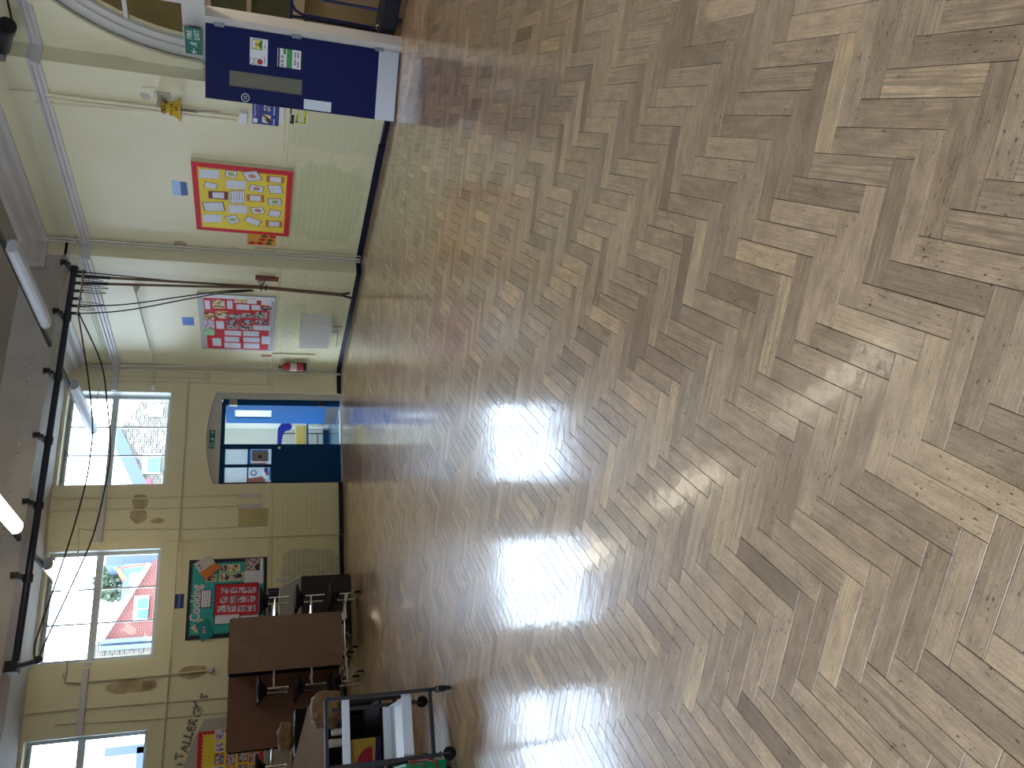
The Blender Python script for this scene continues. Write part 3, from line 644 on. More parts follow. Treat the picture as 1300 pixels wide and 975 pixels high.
for x in (6.4, 7.0):
    for y in (15.7, 16.0): make('leg', MB().tube([(x, y, 0.006), (x, y, 0.47)], 0.013), chrome, tb)
# exit sign above the door
green = mat('exit_green', (0.0, 0.14, 0.09), 0.4); signw = mat('sign_white', (0.75, 0.82, 0.76), 0.5)
def running_man(F, a, z, s, o_, parent):
    mb = MB()
    def ln(p, q, w): 
        d = Vector((q[0] - p[0], q[1] - p[1])); n_ = Vector((-d.y, d.x)).normalized() * w * s / 2
        mb.prism(F, [(a - (p[0] * s) - n_.x, z + p[1] * s + n_.y), (a - (q[0] * s) - n_.x, z + q[1] * s + n_.y), (a - (q[0] * s) + n_.x, z + q[1] * s - n_.y), (a - (p[0] * s) + n_.x, z + p[1] * s - n_.y)], o_, o_ + 0.001)
    ln((0.5, 0.75), (0.42, 0.45), 0.16); ln((0.42, 0.45), (0.65, 0.25), 0.12); ln((0.65, 0.25), (0.62, 0.05), 0.1)
    ln((0.42, 0.45), (0.30, 0.2), 0.12); ln((0.30, 0.2), (0.05, 0.15), 0.1); ln((0.5, 0.72), (0.75, 0.6), 0.09); ln((0.5, 0.72), (0.25, 0.6), 0.09)
    mb.lathe(F(a - 0.56 * s, z + 0.88 * s, o_), F(0, 0, 1) - F(0, 0, 0), [(0, 0.09 * s), (0.001, 0.09 * s)], 10)
    return make('running_figure', mb, signw, parent)
def arrow(F, a, z, s, o_, parent, k=1, m=None):      # k = 1 points left along the wall, -1 right
    mb = MB().rect(F, (a - 0.45 * s, z - 0.07 * s), (a + 0.40 * s, z + 0.07 * s), o_, o_ + 0.001)
    for sg in (-1, 1):
        mb.prism(F, [(a + k * 0.5 * s, z), (a + k * 0.14 * s, z + sg * 0.36 * s), (a - k * 0.04 * s, z + sg * 0.36 * s), (a + k * 0.28 * s, z)], o_, o_ + 0.001)
    return make('arrow', mb, m or signw, parent)
es = thing('exit_sign', 'small green exit sign with running figure above the blue-green door', 'sign', tuple(FW(1.39, 2.25, -0.05)))
make('plate', MB().rect(FW, (1.22, 2.205), (1.565, 2.30), -0.059, -0.052), green, es)
text_part('lettering', FW, 'FIRE', 1.545, 2.257, 0.047, -0.052, signw, es); text_part('lettering', FW, 'EXIT', 1.545, 2.213, 0.047, -0.052, signw, es)
running_man(FW, 1.43, 2.21, 0.08, -0.052, es); arrow(FW, 1.27, 2.252, 0.06, -0.052, es, -1)

# ============================================================ NEAR BAY OF THE RIGHT WALL: arched screen, blue door
sc = struct('door_2', None, None, (7.75, 5.0, 0))
def arch_ring(F, r0, r1, o0, o1, zs_=ZS, t_end=math.pi, n=36):
    mb = MB()
    for i in range(n):
        t0, t1 = t_end * i / n, t_end * (i + 1) / n
        mb.prism(F, [(YC_ + r0 * math.cos(t0), zs_ + r0 * math.sin(t0)), (YC_ + r1 * math.cos(t0), zs_ + r1 * math.sin(t0)), (YC_ + r1 * math.cos(t1), zs_ + r1 * math.sin(t1)), (YC_ + r0 * math.cos(t1), zs_ + r0 * math.sin(t1))], o0, o1)
    return mb
screenp = mat('off_white_screen_paint', (0.60, 0.57, 0.52), 0.4)
mo = arch_ring(FA, 2.16, 2.36, 0.0, 0.04); make('arch_moulding', mo, cream, wall_right)
make('arch_frame', arch_ring(FA, 1.96, 2.23, -0.16, -0.05), screenp, sc); make('arch_bead', arch_ring(FA, 2.04, 2.10, -0.05, -0.02), screenp, sc)
sp = MB().rect(FA, (YC_ - 2.2, 2.14), (YC_ + 2.21, 2.38), -0.16, -0.04)
make('transom', sp, screenp, sc)
fb = MB()
for z in (2.95, 3.52): 
    hw = math.sqrt(max(0, 1.98 ** 2 - (z - ZS) ** 2)); fb.rect(FA, (YC_ - hw, z - 0.022), (YC_ + hw, z + 0.022), -0.13, -0.08)
for y in (6.27, 5.70, 5.13, 4.56, 3.99, 3.42):
    hh = math.sqrt(max(0, 1.98 ** 2 - (y - YC_) ** 2)); fb.rect(FA, (y - 0.022, 2.38), (y + 0.022, ZS + hh), -0.13, -0.08)
make('glazing_bar', fb, screenp, sc)
gl = MB(); gl.prism(FA, [(YC_ + 1.97 * math.cos(math.pi * i / 24), ZS + 1.97 * math.sin(math.pi * i / 24)) for i in range(25)], -0.108, -0.104)
make('fanlight_pane', gl, dimglass, sc)
# post that carries the leaf and the fixed side panel up to the arch
make('door_post', MB().rect(FA, (6.33, 0), (6.42, 2.14), -0.16, 0.0).rect(FA, (6.42, 0), (7.01, 2.14), -0.16, -0.05), screenp, sc)
# leaf
glv = ((0.449, 1.889), (0.606, 1.100))
ga0, ga1 = sorted((glv[0][0], glv[1][0])); gz0, gz1 = sorted((glv[0][1], glv[1][1]))
ga0, ga1 = 0.50, 0.62
LW, LH = 0.776, 2.14
lvA = (0.450, 1.505); lvB = (0.615, 1.500)
ga0, ga1 = min(lvA[0], lvB[0]), max(lvA[0], lvB[0])
dl = wall_cells(FL, [0, ga0, ga1, LW], [0.015, gz0, gz1, LH], lambda a, z: ga0 < a < ga1 and gz0 < z < gz1, -0.04, 0.0)
make('door_leaf', dl, doorblue, sc)
make('vision_pane', MB().rect(FL, (ga0, gz0), (ga1, gz1), -0.022, -0.018), mat('wired_glass', (0.17, 0.16, 0.11), 0.35, spec=0.15), sc)
make('kick_plate', MB().rect(FL, (0.0, 0.02), (LW, 0.25), 0.0, 0.003), grille, sc)
pp = ((0.687, 1.072), (0.761, 0.763)); make('push_plate', MB().rect(FL, (pp[1][0] - 0.11, pp[0][1]), (pp[1][0] + 0.0, pp[1][1]), 0.0, 0.004), grille, sc)
for p in ((195, 125), (625, 190), (1025, 262)):
    pass
for z in (2.0, 1.18, 0.25): make('hinge', MB().rect(FL, (-0.02, z - 0.05), (0.02, z + 0.05), 0.0, 0.012), mat('hinge_steel', (0.2, 0.2, 0.2), 0.4, 0.8), sc)
cs = (0.719, 1.715)
ring = make('round_sign', MB().torus(FL(cs[0], cs[1], 0.001), _n, 0.042, 0.004, 24, 4), signw, sc)
make('round_sign_text', MB().rect(FL, (cs[0] - 0.02, cs[1] - 0.022), (cs[0] - 0.005, cs[1] + 0.022), 0, 0.001).rect(FL, (cs[0] + 0.004, cs[1] - 0.022), (cs[0] + 0.016, cs[1] + 0.022), 0, 0.001), mat('faded_print', (0.3, 0.34, 0.5), 0.6), sc)
# notices on the leaf
def pt_l(x, y): return None
n1 = thing('notice', 'white notice with yellow and green square drawing on the dark blue door', 'notice', tuple(FL(0.3, 1.7, 0)))
na, nb = (0.078, 1.676), (0.358, 1.486)
sheet('sheet', FL, qrect(na, nb), 0.001, paper, n1)
def nl(x, y):      # inside the first notice, fractions down and across
    return (na[0] + (nb[0] - na[0]) * x, na[1] + (nb[1] - na[1]) * y)
sheet('printed_square', FL, qrect(nl(0.04, 0.10), nl(0.42, 0.68)), 0.003, blackp, n1, 0.0006)
g0 = [nl(0.06, 0.13), nl(0.40, 0.13), nl(0.40, 0.65), nl(0.06, 0.65)]; mid = nl(0.23, 0.39)
for i, mm_ in enumerate((paper, mat('pale_yellow_print', (0.75, 0.70, 0.15), 0.7), mat('green_print', (0.02, 0.22, 0.02), 0.7), MATS['pale_yellow_print'] if 'pale_yellow_print' in MATS else yellowp)):
    sheet('printed_wedge', FL, [g0[i], g0[(i + 1) % 4], mid], 0.0037, mm_, n1, 0.0005)
sheet('printed_centre', FL, qrect(nl(0.18, 0.28), nl(0.29, 0.5)), 0.0044, mat('orange_print', (0.6, 0.25, 0.1), 0.7), n1, 0.0005)
for k, (yy, mm_) in enumerate(((0.14, None), (0.36, None), (0.58, mat('red_dot', (0.45, 0.01, 0.02), 0.6)))):
    c_ = nl(0.86, yy)
    if mm_: make('printed_dot', MB().lathe(FL(c_[0], c_[1], 0.003), _n, [(0, 0.030), (0.001, 0.030)], 16), mm_, n1)
    else: make('printed_ring', MB().torus(FL(c_[0], c_[1], 0.003), _n, 0.028, 0.002, 18, 4), blackp, n1)
for yy, a_, b_ in ((0.84, 0.2, 0.36), (0.84, 0.66, 0.9)): sheet('printed_words', FL, qrect(nl(a_, yy - 0.03), nl(b_, yy + 0.03)), 0.003, mat('grey_print', (0.3, 0.3, 0.32), 0.7), n1, 0.0005)
n2 = thing('notice', 'green and white printed notice below the first on the dark blue door', 'notice', tuple(FL(0.4, 1.4, 0)))
ma_, mb_ = (0.144, 1.379), (0.341, 1.103)
sheet('sheet', FL, qrect(ma_, mb_), 0.001, paper, n2)
def nm(x, y): return (ma_[0] + (mb_[0] - ma_[0]) * x, ma_[1] + (mb_[1] - ma_[1]) * y)
sheet('black_band', FL, qrect(nm(0, 0.02), nm(1, 0.09)), 0.003, blackp, n2, 0.0005); sheet('black_band', FL, qrect(nm(0, 0.92), nm(1, 1)), 0.003, blackp, n2, 0.0005)
sheet('green_band', FL, qrect(nm(0, 0.36), nm(1, 0.58)), 0.003, mat('mid_green_print', (0.05, 0.30, 0.06), 0.7), n2, 0.0005); sheet('green_band', FL, qrect(nm(0.0, 0.22), nm(0.3, 0.33)), 0.003, MATS['mid_green_print'], n2, 0.0005)
for x in (0.45, 0.68, 0.9):
    c_ = nm(x, 0.19); make('printed_ring', MB().torus(FL(c_[0], c_[1], 0.003), _n, 0.012, 0.004, 14, 4), blackp, n2)
for (x, y) in ((0.1, 0.66), (0.5, 0.66), (0.1, 0.78), (0.6, 0.78)): sheet('printed_words', FL, qrect(nm(x, y), nm(x + 0.32, y + 0.07)), 0.003, MATS['grey_print'], n2, 0.0005)
# fire exit sign on the arch frame
fs = thing('exit_sign', 'green fire exit sign with left arrow on the white arch frame', 'sign', (7.6, 6.8, 2.3))
FSG = FS(7.64); sa, sb = (6.478, 2.319), (6.831, 2.220)
sa = (sa[0], sa[1]); zt_, zb_ = max(sa[1], sb[1]), min(sa[1], sb[1]); al_, ar_ = max(sa[0], sb[0]), min(sa[0], sb[0])
FSG = FS(7.598)
zt_, zb_ = 2.36, 2.185
make('plate', MB().rect(FSG, (ar_, zb_), (al_, zt_), 0.0, 0.008), green, fs)
wd = al_ - ar_; hg = zt_ - zb_; TSX = wd * 0.39 / (hg * 0.44 * 2.15)
text_part('lettering', FSG, 'FIRE', ar_ + wd * 0.43, zb_ + hg * 0.56, hg * 0.44, 0.008, signw, fs, sx=TSX)
text_part('lettering', FSG, 'EXIT', ar_ + wd * 0.43, zb_ + hg * 0.13, hg * 0.44, 0.008, signw, fs, sx=TSX)
running_man(FSG, ar_ + wd * 0.71, zb_ + hg * 0.25, min(hg * 0.6, wd * 0.25), 0.008, fs); arrow(FSG, ar_ + wd * 0.87, zb_ + hg * 0.5, wd * 0.22, 0.008, fs)
# cable down the frame beside the sign
# lobby beyond the arch
lb = struct('wall_lobby', None, None, (9, 5, 0)); lbw = mat('lobby_buff_paint', (0.44, 0.385, 0.28), 0.6, var=0.1)
make('lobby_wall', MB().box(9.72, 9.85, 1.0, 9.0, 0, 4.8).box(7.72, 9.72, 8.5, 8.62, 0, 4.8).box(7.72, 9.72, 0.8, 0.9, 0, 4.8), lbw, lb)
make('lobby_ceiling', MB().box(7.9, 9.85, 0.8, 8.6, 4.6, 4.7), lbw, lb)
mb = MB(); FLB = FS(9.72)
for z in (1.14, 1.74, 2.26): mb.rect(FLB, (5.2, z - 0.03), (7.97, z + 0.03), 0.0, 0.05)
for y in (7.93, 7.05, 6.2, 5.3): mb.rect(FLB, (y - 0.03, 1.14), (y + 0.03, 2.26), 0.0, 0.05)
mb.rect(FLB, (5.1, 1.02), (8.1, 1.11), 0, 0.09)
make('lobby_window_frame', mb, screenp, lb)
make('lobby_window_pane', MB().rect(FLB, (5.2, 1.14), (7.97, 2.26), 0.01, 0.015), mat('dim_green_glass', (0.10, 0.12, 0.09), 0.12), lb)
make('lobby_door', MB().rect(FLB, (8.0, 0), (8.48, 2.3), 0, 0.04), mat('lobby_brown_wood', (0.22, 0.14, 0.07), 0.5), lb)
ll = bpy.data.lights.new('lobby_lamp', 'POINT'); ll.energy = 110; ll.color = (1, 0.92, 0.8); ll.shadow_soft_size = 0.12
lo = bpy.data.objects.new('lobby_lamp', ll); C.objects.link(lo); lo.location = (8.7, 4.2, 3.9)
# blue tubular trolley in the doorway
rt = thing('tubular_trolley', 'dark blue tubular steel trolley in the doorway past the blue door', 'trolley', (8.0, 5.8, 0))
tubeblue = mat('dark_blue_tube', (0.008, 0.012, 0.07), 0.3)
FT = FS(8.0)
mb = MB(); P = lambda a, z: FT(a, z)
mb.tube([P(6.72, 1.24), P(5.0, 1.24)], 0.017).tube([P(6.18, 0.23), P(6.17, 1.16), P(6.13, 1.22)], 0.017)
mb.tube([P(6.43, 0.18), P(6.41, 1.12), P(6.36, 1.20), P(6.28, 1.24)], 0.017).tube([P(6.47, 0.2), P(6.45, 1.24)], 0.017).tube([P(5.9, 0.2), P(5.88, 1.24)], 0.017)
mb.tube([P(6.44, 1.075), P(6.62, 1.075)], 0.017)
make('rails', mb, tubeblue, rt, smooth=True)
make('base', MB().prism(lambda a, z, o_: Vector((a, z, 0.06 + o_)), [(7.86, 6.30), (7.86, 5.0), (8.25, 5.0), (8.25, 6.60), (7.95, 6.60)], 0.0, 0.19), mat('dark_blue_base', (0.004, 0.008, 0.02), 0.4), rt, bevel=0.02)
for p in ((7.9, 6.2), (7.9, 5.2), (8.2, 6.5), (8.2, 5.2)): make('caster', MB().lathe((p[0], p[1] - 0.012, 0.032), (0, 1, 0), [(0, 0.032), (0.024, 0.032)], 14), blackm, rt)
mb = MB().torus((7.98, 6.40, 0.24), (1, 0, 0), 0.035, 0.012, 14, 6); make('tube_loop', mb, chrome, rt, smooth=True)

# ============================================================ SIDE WALL FITTINGS
def sheets_on(parent, F, zoom_quads, o_, m, name='sheet', border=None, bo=0.0):
    for q in zoom_quads:
        if border is not None: sheet('mount', F, grow(q, bo), o_, border, parent, 0.0015)
        sheet(name, F, q, o_ + 0.0016, m, parent, 0.0012)
def scallop(F, a0, a1, z0, z1, o_, m, parent, step=0.035, r=0.016):
    mb = MB(); mb.rect(F, (a0, z0), (a1, z1), o_, o_ + 0.0015)
    def tooth(a, z):
        mb.prism(F, [(a + r * math.cos(t), z + r * math.sin(t)) for t in [6.283 * k / 8 for k in range(8)]], o_, o_ + 0.0014)
    n_ = int((a1 - a0) / step); 
    for i in range(n_ + 1):
        a = a0 + (a1 - a0) * i / n_; tooth(a, z0); tooth(a, z1)
    n_ = int((z1 - z0) / step)
    for i in range(1, n_):
        z = z0 + (z1 - z0) * i / n_; tooth(a0, z); tooth(a1, z)
    return make('scalloped_backing', mb, m, parent)
# yellow noticeboard
yb = thing('noticeboard', 'yellow noticeboard with red scalloped border on the side wall', 'noticeboard', (7.40, 9.05, 1.75))
B0, B1, BZ0, BZ1 = 8.33, 9.735, 1.125, 2.383
FBB = lambda a, z, o_=0.0: FB(a, z, o_ + 0.0705)
make('backing_board', MB().rect(FB, (B0, BZ0), (B1, BZ1), 0.0, 0.067), cream_dk, yb)
make('red_border', MB().rect(FB, (B0, BZ0), (B1, BZ1), 0.067, 0.070), redm, yb)
scallop(FBB, B0 + 0.10, B1 - 0.085, BZ0 + 0.085, BZ1 - 0.085, 0.0, yellowp, yb)
Q = {}
quads = {
 'dash': [[(8.456, 2.293), (8.430, 2.046), (8.606, 2.048), (8.623, 2.296)],
          [(8.605, 1.962), (8.599, 1.708), (8.758, 1.717), (8.774, 1.966)],
          [(9.118, 1.951), (9.105, 1.697), (9.280, 1.697), (9.294, 1.949)],
          [(9.374, 2.289), (9.347, 2.036), (9.521, 2.038), (9.547, 2.291)]],
 'dark': [[(8.420, 1.968), (8.426, 1.818), (8.564, 1.840), (8.541, 1.982)],
          [(8.684, 2.226), (8.713, 2.068), (8.822, 2.089), (8.795, 2.247)],
          [(8.650, 1.654), (8.688, 1.481), (8.814, 1.509), (8.771, 1.686)],
          [(8.639, 1.449), (8.607, 1.265), (8.780, 1.234), (8.802, 1.407)],
          [(8.913, 1.438), (8.887, 1.264), (9.025, 1.239), (9.046, 1.421)],
          [(9.119, 2.288), (9.069, 2.010), (9.262, 1.985), (9.308, 2.259)],
          [(9.141, 1.662), (9.099, 1.499), (9.231, 1.460), (9.281, 1.627)],
          [(9.135, 1.400), (9.159, 1.245), (9.310, 1.269), (9.283, 1.431)],
          [(9.395, 2.007), (9.317, 1.855), (9.474, 1.794), (9.550, 1.926)],
          [(9.321, 1.697), (9.424, 1.505), (9.547, 1.553), (9.439, 1.749)],
          [(8.427, 1.776), (8.372, 1.582), (8.546, 1.505), (8.606, 1.697)]],
 'orange': [[(8.451, 1.458), (8.446, 1.229), (8.576, 1.233), (8.582, 1.459)],
            [(8.865, 1.708), (8.852, 1.484), (9.000, 1.478), (9.007, 1.708)],
            [(9.387, 1.452), (9.385, 1.226), (9.525, 1.223), (9.533, 1.449)]],
 'maroon': [[(8.869, 2.194), (8.848, 1.944), (9.016, 1.949), (9.022, 2.198)]],
 'text': [[(8.824, 1.924), (8.785, 1.735), (9.068, 1.733), (9.084, 1.929)]],
}
mounts = {'dash': mat('checked_edge', (0.25, 0.25, 0.27), 0.7), 'dark': mat('brown_card', (0.22, 0.06, 0.05), 0.7), 'orange': mat('orange_edge', (0.55, 0.18, 0.03), 0.7), 'maroon': mat('maroon_card', (0.20, 0.03, 0.06), 0.7), 'text': MATS['brown_card'] if 'brown_card' in MATS else redm}
shr = {'dash': 0.985, 'dark': 0.90, 'orange': 0.78, 'maroon': 0.74, 'text': 0.95}
lettered = printed('typed_letter', (0.76, 0.77, 0.86), (0.05, 0.05, 0.12), 9, 'Z', 0.8)
marks = mat('coloured_pencil', (0.55, 0.22, 0.15), 0.8); marks2 = mat('green_pencil', (0.35, 0.42, 0.12), 0.8)
kk = 0
for key, qs in quads.items():
    for q in qs:
        cx_ = sum(p[0] for p in q) / 4; cz_ = sum(p[1] for p in q) / 4
        sheet('mount', FBB, q, 0.002 + 0.0004 * (kk % 3), mounts[key], yb, 0.0012)
        s_ = shr[key]; inner = [(cx_ + (a - cx_) * s_, cz_ + (z - cz_) * (s_ if key not in ('orange', 'maroon') else s_ * 0.8)) for a, z in q]
        sheet('sheet', FBB, inner, 0.004 + 0.0004 * (kk % 3), lettered if key == 'text' else written, yb, 0.0012)
        if key == 'dark' and kk % 2 == 0: blob('drawing', FBB, (cx_, cz_), 0.035, 0.045, marks if kk % 4 else marks2, yb, o_=0.0066, seed=kk, n=14)
        if key == 'dash':
            pass
        kk += 1
# orange picture sheet
os_ = thing('poster', 'small orange picture sheet beside the yellow noticeboard', 'poster', (7.41, 9.94, 1.5))
sheet('sheet', FB, [(9.802, 1.697), (9.804, 1.295), (10.086, 1.298), (10.090, 1.708)], 0.001, mat('orange_sheet', (0.72, 0.36, 0.05), 0.6, var=0.1), os_)
for i, (x, y) in enumerate(((336, 300), (346, 300.5), (333, 304), (343, 305), (320, 308.5), (330, 308.5), (341, 309.5))):
    cc_ = [(9.864, 1.460), (9.859, 1.349), (9.945, 1.492), (9.950, 1.380), (10.042, 1.636), (10.037, 1.524), (10.030, 1.401)][i]
    blob('printed_fruit', FB, cc_, 0.035, 0.05, redm if i % 3 else mat('brown_print', (0.15, 0.06, 0.02), 0.7), os_, o_=0.0042, seed=20 + i, n=12)
# small blue cards
bc = thing('wall_card', 'blue and white card high on the side wall above yellow noticeboard', 'card', (7.41, 8.95, 2.55))
sheet('sheet', FB, [(8.815, 2.651), (8.825, 2.464), (9.088, 2.460), (9.109, 2.653)], 0.001, mat('sky_blue_card', (0.35, 0.55, 0.85), 0.5), bc)
sheet('dark_band', FB, [(8.818, 2.545), (8.825, 2.464), (9.088, 2.460), (9.098, 2.550)], 0.003, mat('deep_blue_card', (0.02, 0.08, 0.30), 0.5), bc, 0.0006)
c2 = make('wall_card', MB().prism(FC, [(11.905, 2.711), (11.900, 2.531), (12.152, 2.539), (12.156, 2.715)], 0.001, 0.003), mat('strong_blue_card', (0.02, 0.12, 0.50), 0.5)); tag(c2, 'plain blue card above the red noticeboard', 'card')
# red noticeboard
rb = thing('noticeboard', 'red noticeboard with grey frame crowded with photos near the climbing ropes', 'noticeboard', (7.18, 12.0, 1.8))
R0, R1, RZ0, RZ1 = 11.135, 12.90, 1.255, 2.447
make('frame', MB().rect(FC, (R0, RZ0), (R1, RZ1), 0.0, 0.03), mat('grey_board_frame', (0.42, 0.42, 0.42), 0.5), rb)
FCC = lambda a, z, o_=0.0: FC(a, z, o_ + 0.031)
scallop(FCC, R0 + 0.05, R1 - 0.05, RZ0 + 0.10, RZ1 - 0.10, 0.0, redm, rb, 0.04, 0.012)
make('white_strip', MB().rect(FC, (R0 - 0.01, RZ0 + 0.02), (R0 + 0.09, RZ1 - 0.02), 0.031, 0.034), paper, rb)
rbq = [
 ('w', (11.304, 2.338), (11.569, 2.261)), ('f', (11.267, 2.226), (11.525, 2.042)), ('w', (11.275, 2.003), (11.522, 1.923)),
 ('d', (11.164, 1.896), (11.325, 1.716)), ('d', (11.165, 1.702), (11.337, 1.553)), ('w', (11.371, 1.866), (11.532, 1.666)),
 ('w', (11.369, 1.632), (11.520, 1.496)), ('d', (11.199, 1.483), (11.364, 1.323)), ('k', (11.411, 1.475), (11.530, 1.321)),
 ('o', (11.679, 2.378), (11.886, 2.215)), ('p', (11.913, 2.381), (12.168, 2.218)), ('g', (12.188, 2.387), (12.400, 2.223)),
 ('f', (11.600, 2.188), (11.832, 2.011)), ('w', (11.925, 2.187), (12.174, 2.066)), ('k', (11.682, 1.993), (11.835, 1.799)),
 ('k', (11.634, 1.786), (11.776, 1.588)), ('k', (11.583, 1.567), (11.796, 1.382)), ('k', (11.879, 2.023), (12.011, 1.847)),
 ('k', (11.846, 1.788), (11.982, 1.603)), ('k', (11.843, 1.565), (11.968, 1.376)), ('k', (12.036, 2.023), (12.178, 1.837)),
 ('k', (12.025, 1.816), (12.183, 1.621)), ('w', (12.005, 1.601), (12.162, 1.321)), ('w', (12.222, 2.062), (12.381, 1.795)),
 ('w', (12.213, 1.764), (12.381, 1.509)), ('w', (12.429, 2.070), (12.600, 1.829)), ('w', (12.423, 1.763), (12.584, 1.494)),
 ('w', (12.638, 2.077), (12.817, 1.810)), ('w', (12.625, 1.757), (12.808, 1.495)), ('w', (12.495, 2.267), (12.763, 2.126)), ('w', (12.367, 1.461), (12.637, 1.314))]
mt = {'w': written, 'f': ph_food, 'd': ph_white, 'k': ph_dark, 'o': ph_food, 'p': ph_pink, 'g': ph_green}
for i, (k_, p, q) in enumerate(rbq): sheet('sheet', FCC, qrect(p, q), 0.002 + 0.0004 * (i % 3), mt[k_], rb, 0.0012)
# white heater box
hb = thing('wall_heater', 'white box heater low on the side wall under red noticeboard', 'heater', (7.1, 12.0, 0.58))
make('casing', MB().rect(FC, (11.60, 0.335), (12.39, 0.835), 0.0, 0.23), mat('heater_white', (0.74, 0.74, 0.74), 0.4), hb, bevel=0.008)
mb = MB()
for i in range(18): mb.rect(FC, (11.65 + i * 0.04, 0.37), (11.67 + i * 0.04, 0.80), 0.23, 0.232)
make('ribbing', mb, mat('heater_rib', (0.70, 0.70, 0.70), 0.45), hb)
make('pipe', MB().tube([(7.12, 12.05, 0.335), (7.12, 12.05, 0.24), (7.15, 12.05, 0.20), (7.15, 12.6, 0.17)], 0.010, 6).tube([(7.14, 11.9, 0.335), (7.15, 11.9, 0.13)], 0.012, 6), mat('copper_grey', (0.35, 0.33, 0.3), 0.4, 0.6), hb)
# fire extinguisher
fe = thing('fire_extinguisher', 'red fire extinguisher with white label hanging near the far corner', 'extinguisher', (7.10, 13.33, 0.66))
fx, fy = 7.09, 13.33
red = mat('extinguisher_red', (0.40, 0.01, 0.02), 0.3)
make('cylinder', MB().lathe((fx, fy, 0.70), (0, 0, 1), [(0, 0.078), (0.30, 0.078), (0.35, 0.06), (0.385, 0.026), (0.41, 0.024)], 20), red, fe, smooth=True)
make('base', MB().lathe((fx, fy, 0.655), (0, 0, 1), [(0, 0.082), (0.055, 0.082)], 20), plastic_blk, fe)
make('valve', MB().lathe((fx, fy, 1.11), (0, 0, 1), [(0, 0.02), (0.03, 0.02)], 10).tube([(fx, fy, 1.13), (fx - 0.06, fy - 0.05, 1.15)], 0.01).tube([(fx, fy, 1.12), (fx - 0.09, fy - 0.06, 1.11), (fx - 0.10, fy - 0.07, 0.98)], 0.009), plastic_blk, fe)
make('label', MB().lathe((fx, fy, 0.83), (0, 0, 1), [(0, 0.0792), (0.11, 0.0792)], 20, caps=False), mat('extinguisher_label', (0.62, 0.55, 0.54), 0.5), fe)
bpn2 = make('extinguisher_board', MB().rect(FC, (13.0, 0.52), (13.06, 1.28), 0, 0.03), cream, wall_right)
wn = make('wall_sign', MB().rect(FC, (13.082, 1.461), (13.157, 1.255), 0.001, 0.004), mat('dull_red_print', (0.45, 0.12, 0.08), 0.6)); tag(wn, 'tiny faded red strip sign above the fire extinguisher', 'sign')
# pipes at the first step, pipes and boxes by the bell
gp_ = MATS['grey_pipe_paint']
def spipe(F, pts, r, off, m=gp_, parent=None): return make('pipe', MB().tube([F(a, z, off) for a, z in pts], r, 6), m, parent or wall_right, smooth=True)
spipe(FB, [(10.29, 4.5), (10.29, 0.02)], 0.018, 0.035); spipe(FB, [(10.22, 4.42), (10.22, 0.02)], 0.018, 0.035); spipe(FB, [(10.14, 1.6), (10.14, 0.02)], 0.014, 0.03, cream_dk)
mb = MB()
for z in (4.0, 3.3, 2.6, 1.9, 1.3, 0.6): mb.rect(FB, (10.19, z), (10.32, z + 0.025), 0, 0.055)
make('pipe_clip', mb, gp_, wall_right)
spipe(FB, [(7.534, 4.220), (7.510, 3.960), (7.511, 2.701), (7.501, 1.783)], 0.018, 0.03, cream); spipe(FB, [(7.578, 3.950), (7.574, 2.706), (7.574, 1.828)], 0.014, 0.03, cream)
spipe(FB, [(7.693, 3.997), (7.613, 2.710)], 0.03, 0.0, cream)
spipe(FB, [(7.237, 2.841), (7.225, 2.708), (7.437, 2.694)], 0.010, 0.02, cream)
make('junction_box', MB().rect(FB, (7.413, 1.791), (7.591, 1.701), 0, 0.06), white, wall_right, bevel=0.004)
make('junction_box', MB().rect(FB, (7.382, 2.656), (7.558, 2.611), 0, 0.10), lilac, wall_right, bevel=0.004)
blob('paint_patch', FB, (7.388, 2.823), 0.05, 0.06, mat('bare_plaster', (0.5, 0.45, 0.42), 0.8), wall_right, seed=31)
# corner pipe on the side wall far end and fire cables above the rail
for k_ in range(3): spipe(FC, [(10.4, 3.97 + 0.035 * k_), (13.3, 3.97 + 0.035 * k_)], 0.006, 0.012, cream_dk)
spipe(FC, [(11.077, 3.300), (13.358, 3.258)], 0.014, 0.10, gp_); make('pipe_rose', MB().lathe(FC(*(11.077, 3.300), 0), (-1, 0, 0), [(0, 0.05), (0.02, 0.04), (0.10, 0.015)], 12), gp_, wall_right, smooth=True)
wpipe([(0.105, 3.273), (0.413, 3.265)], 0.014, gp_, 0.05)
make('lamp_rose', MB().lathe(FW(*(0.458, 3.262), 0.02), (0, -1, 0), [(0, 0.05), (0.03, 0.05), (0.05, 0.02)], 12), white, wall_back, smooth=True)
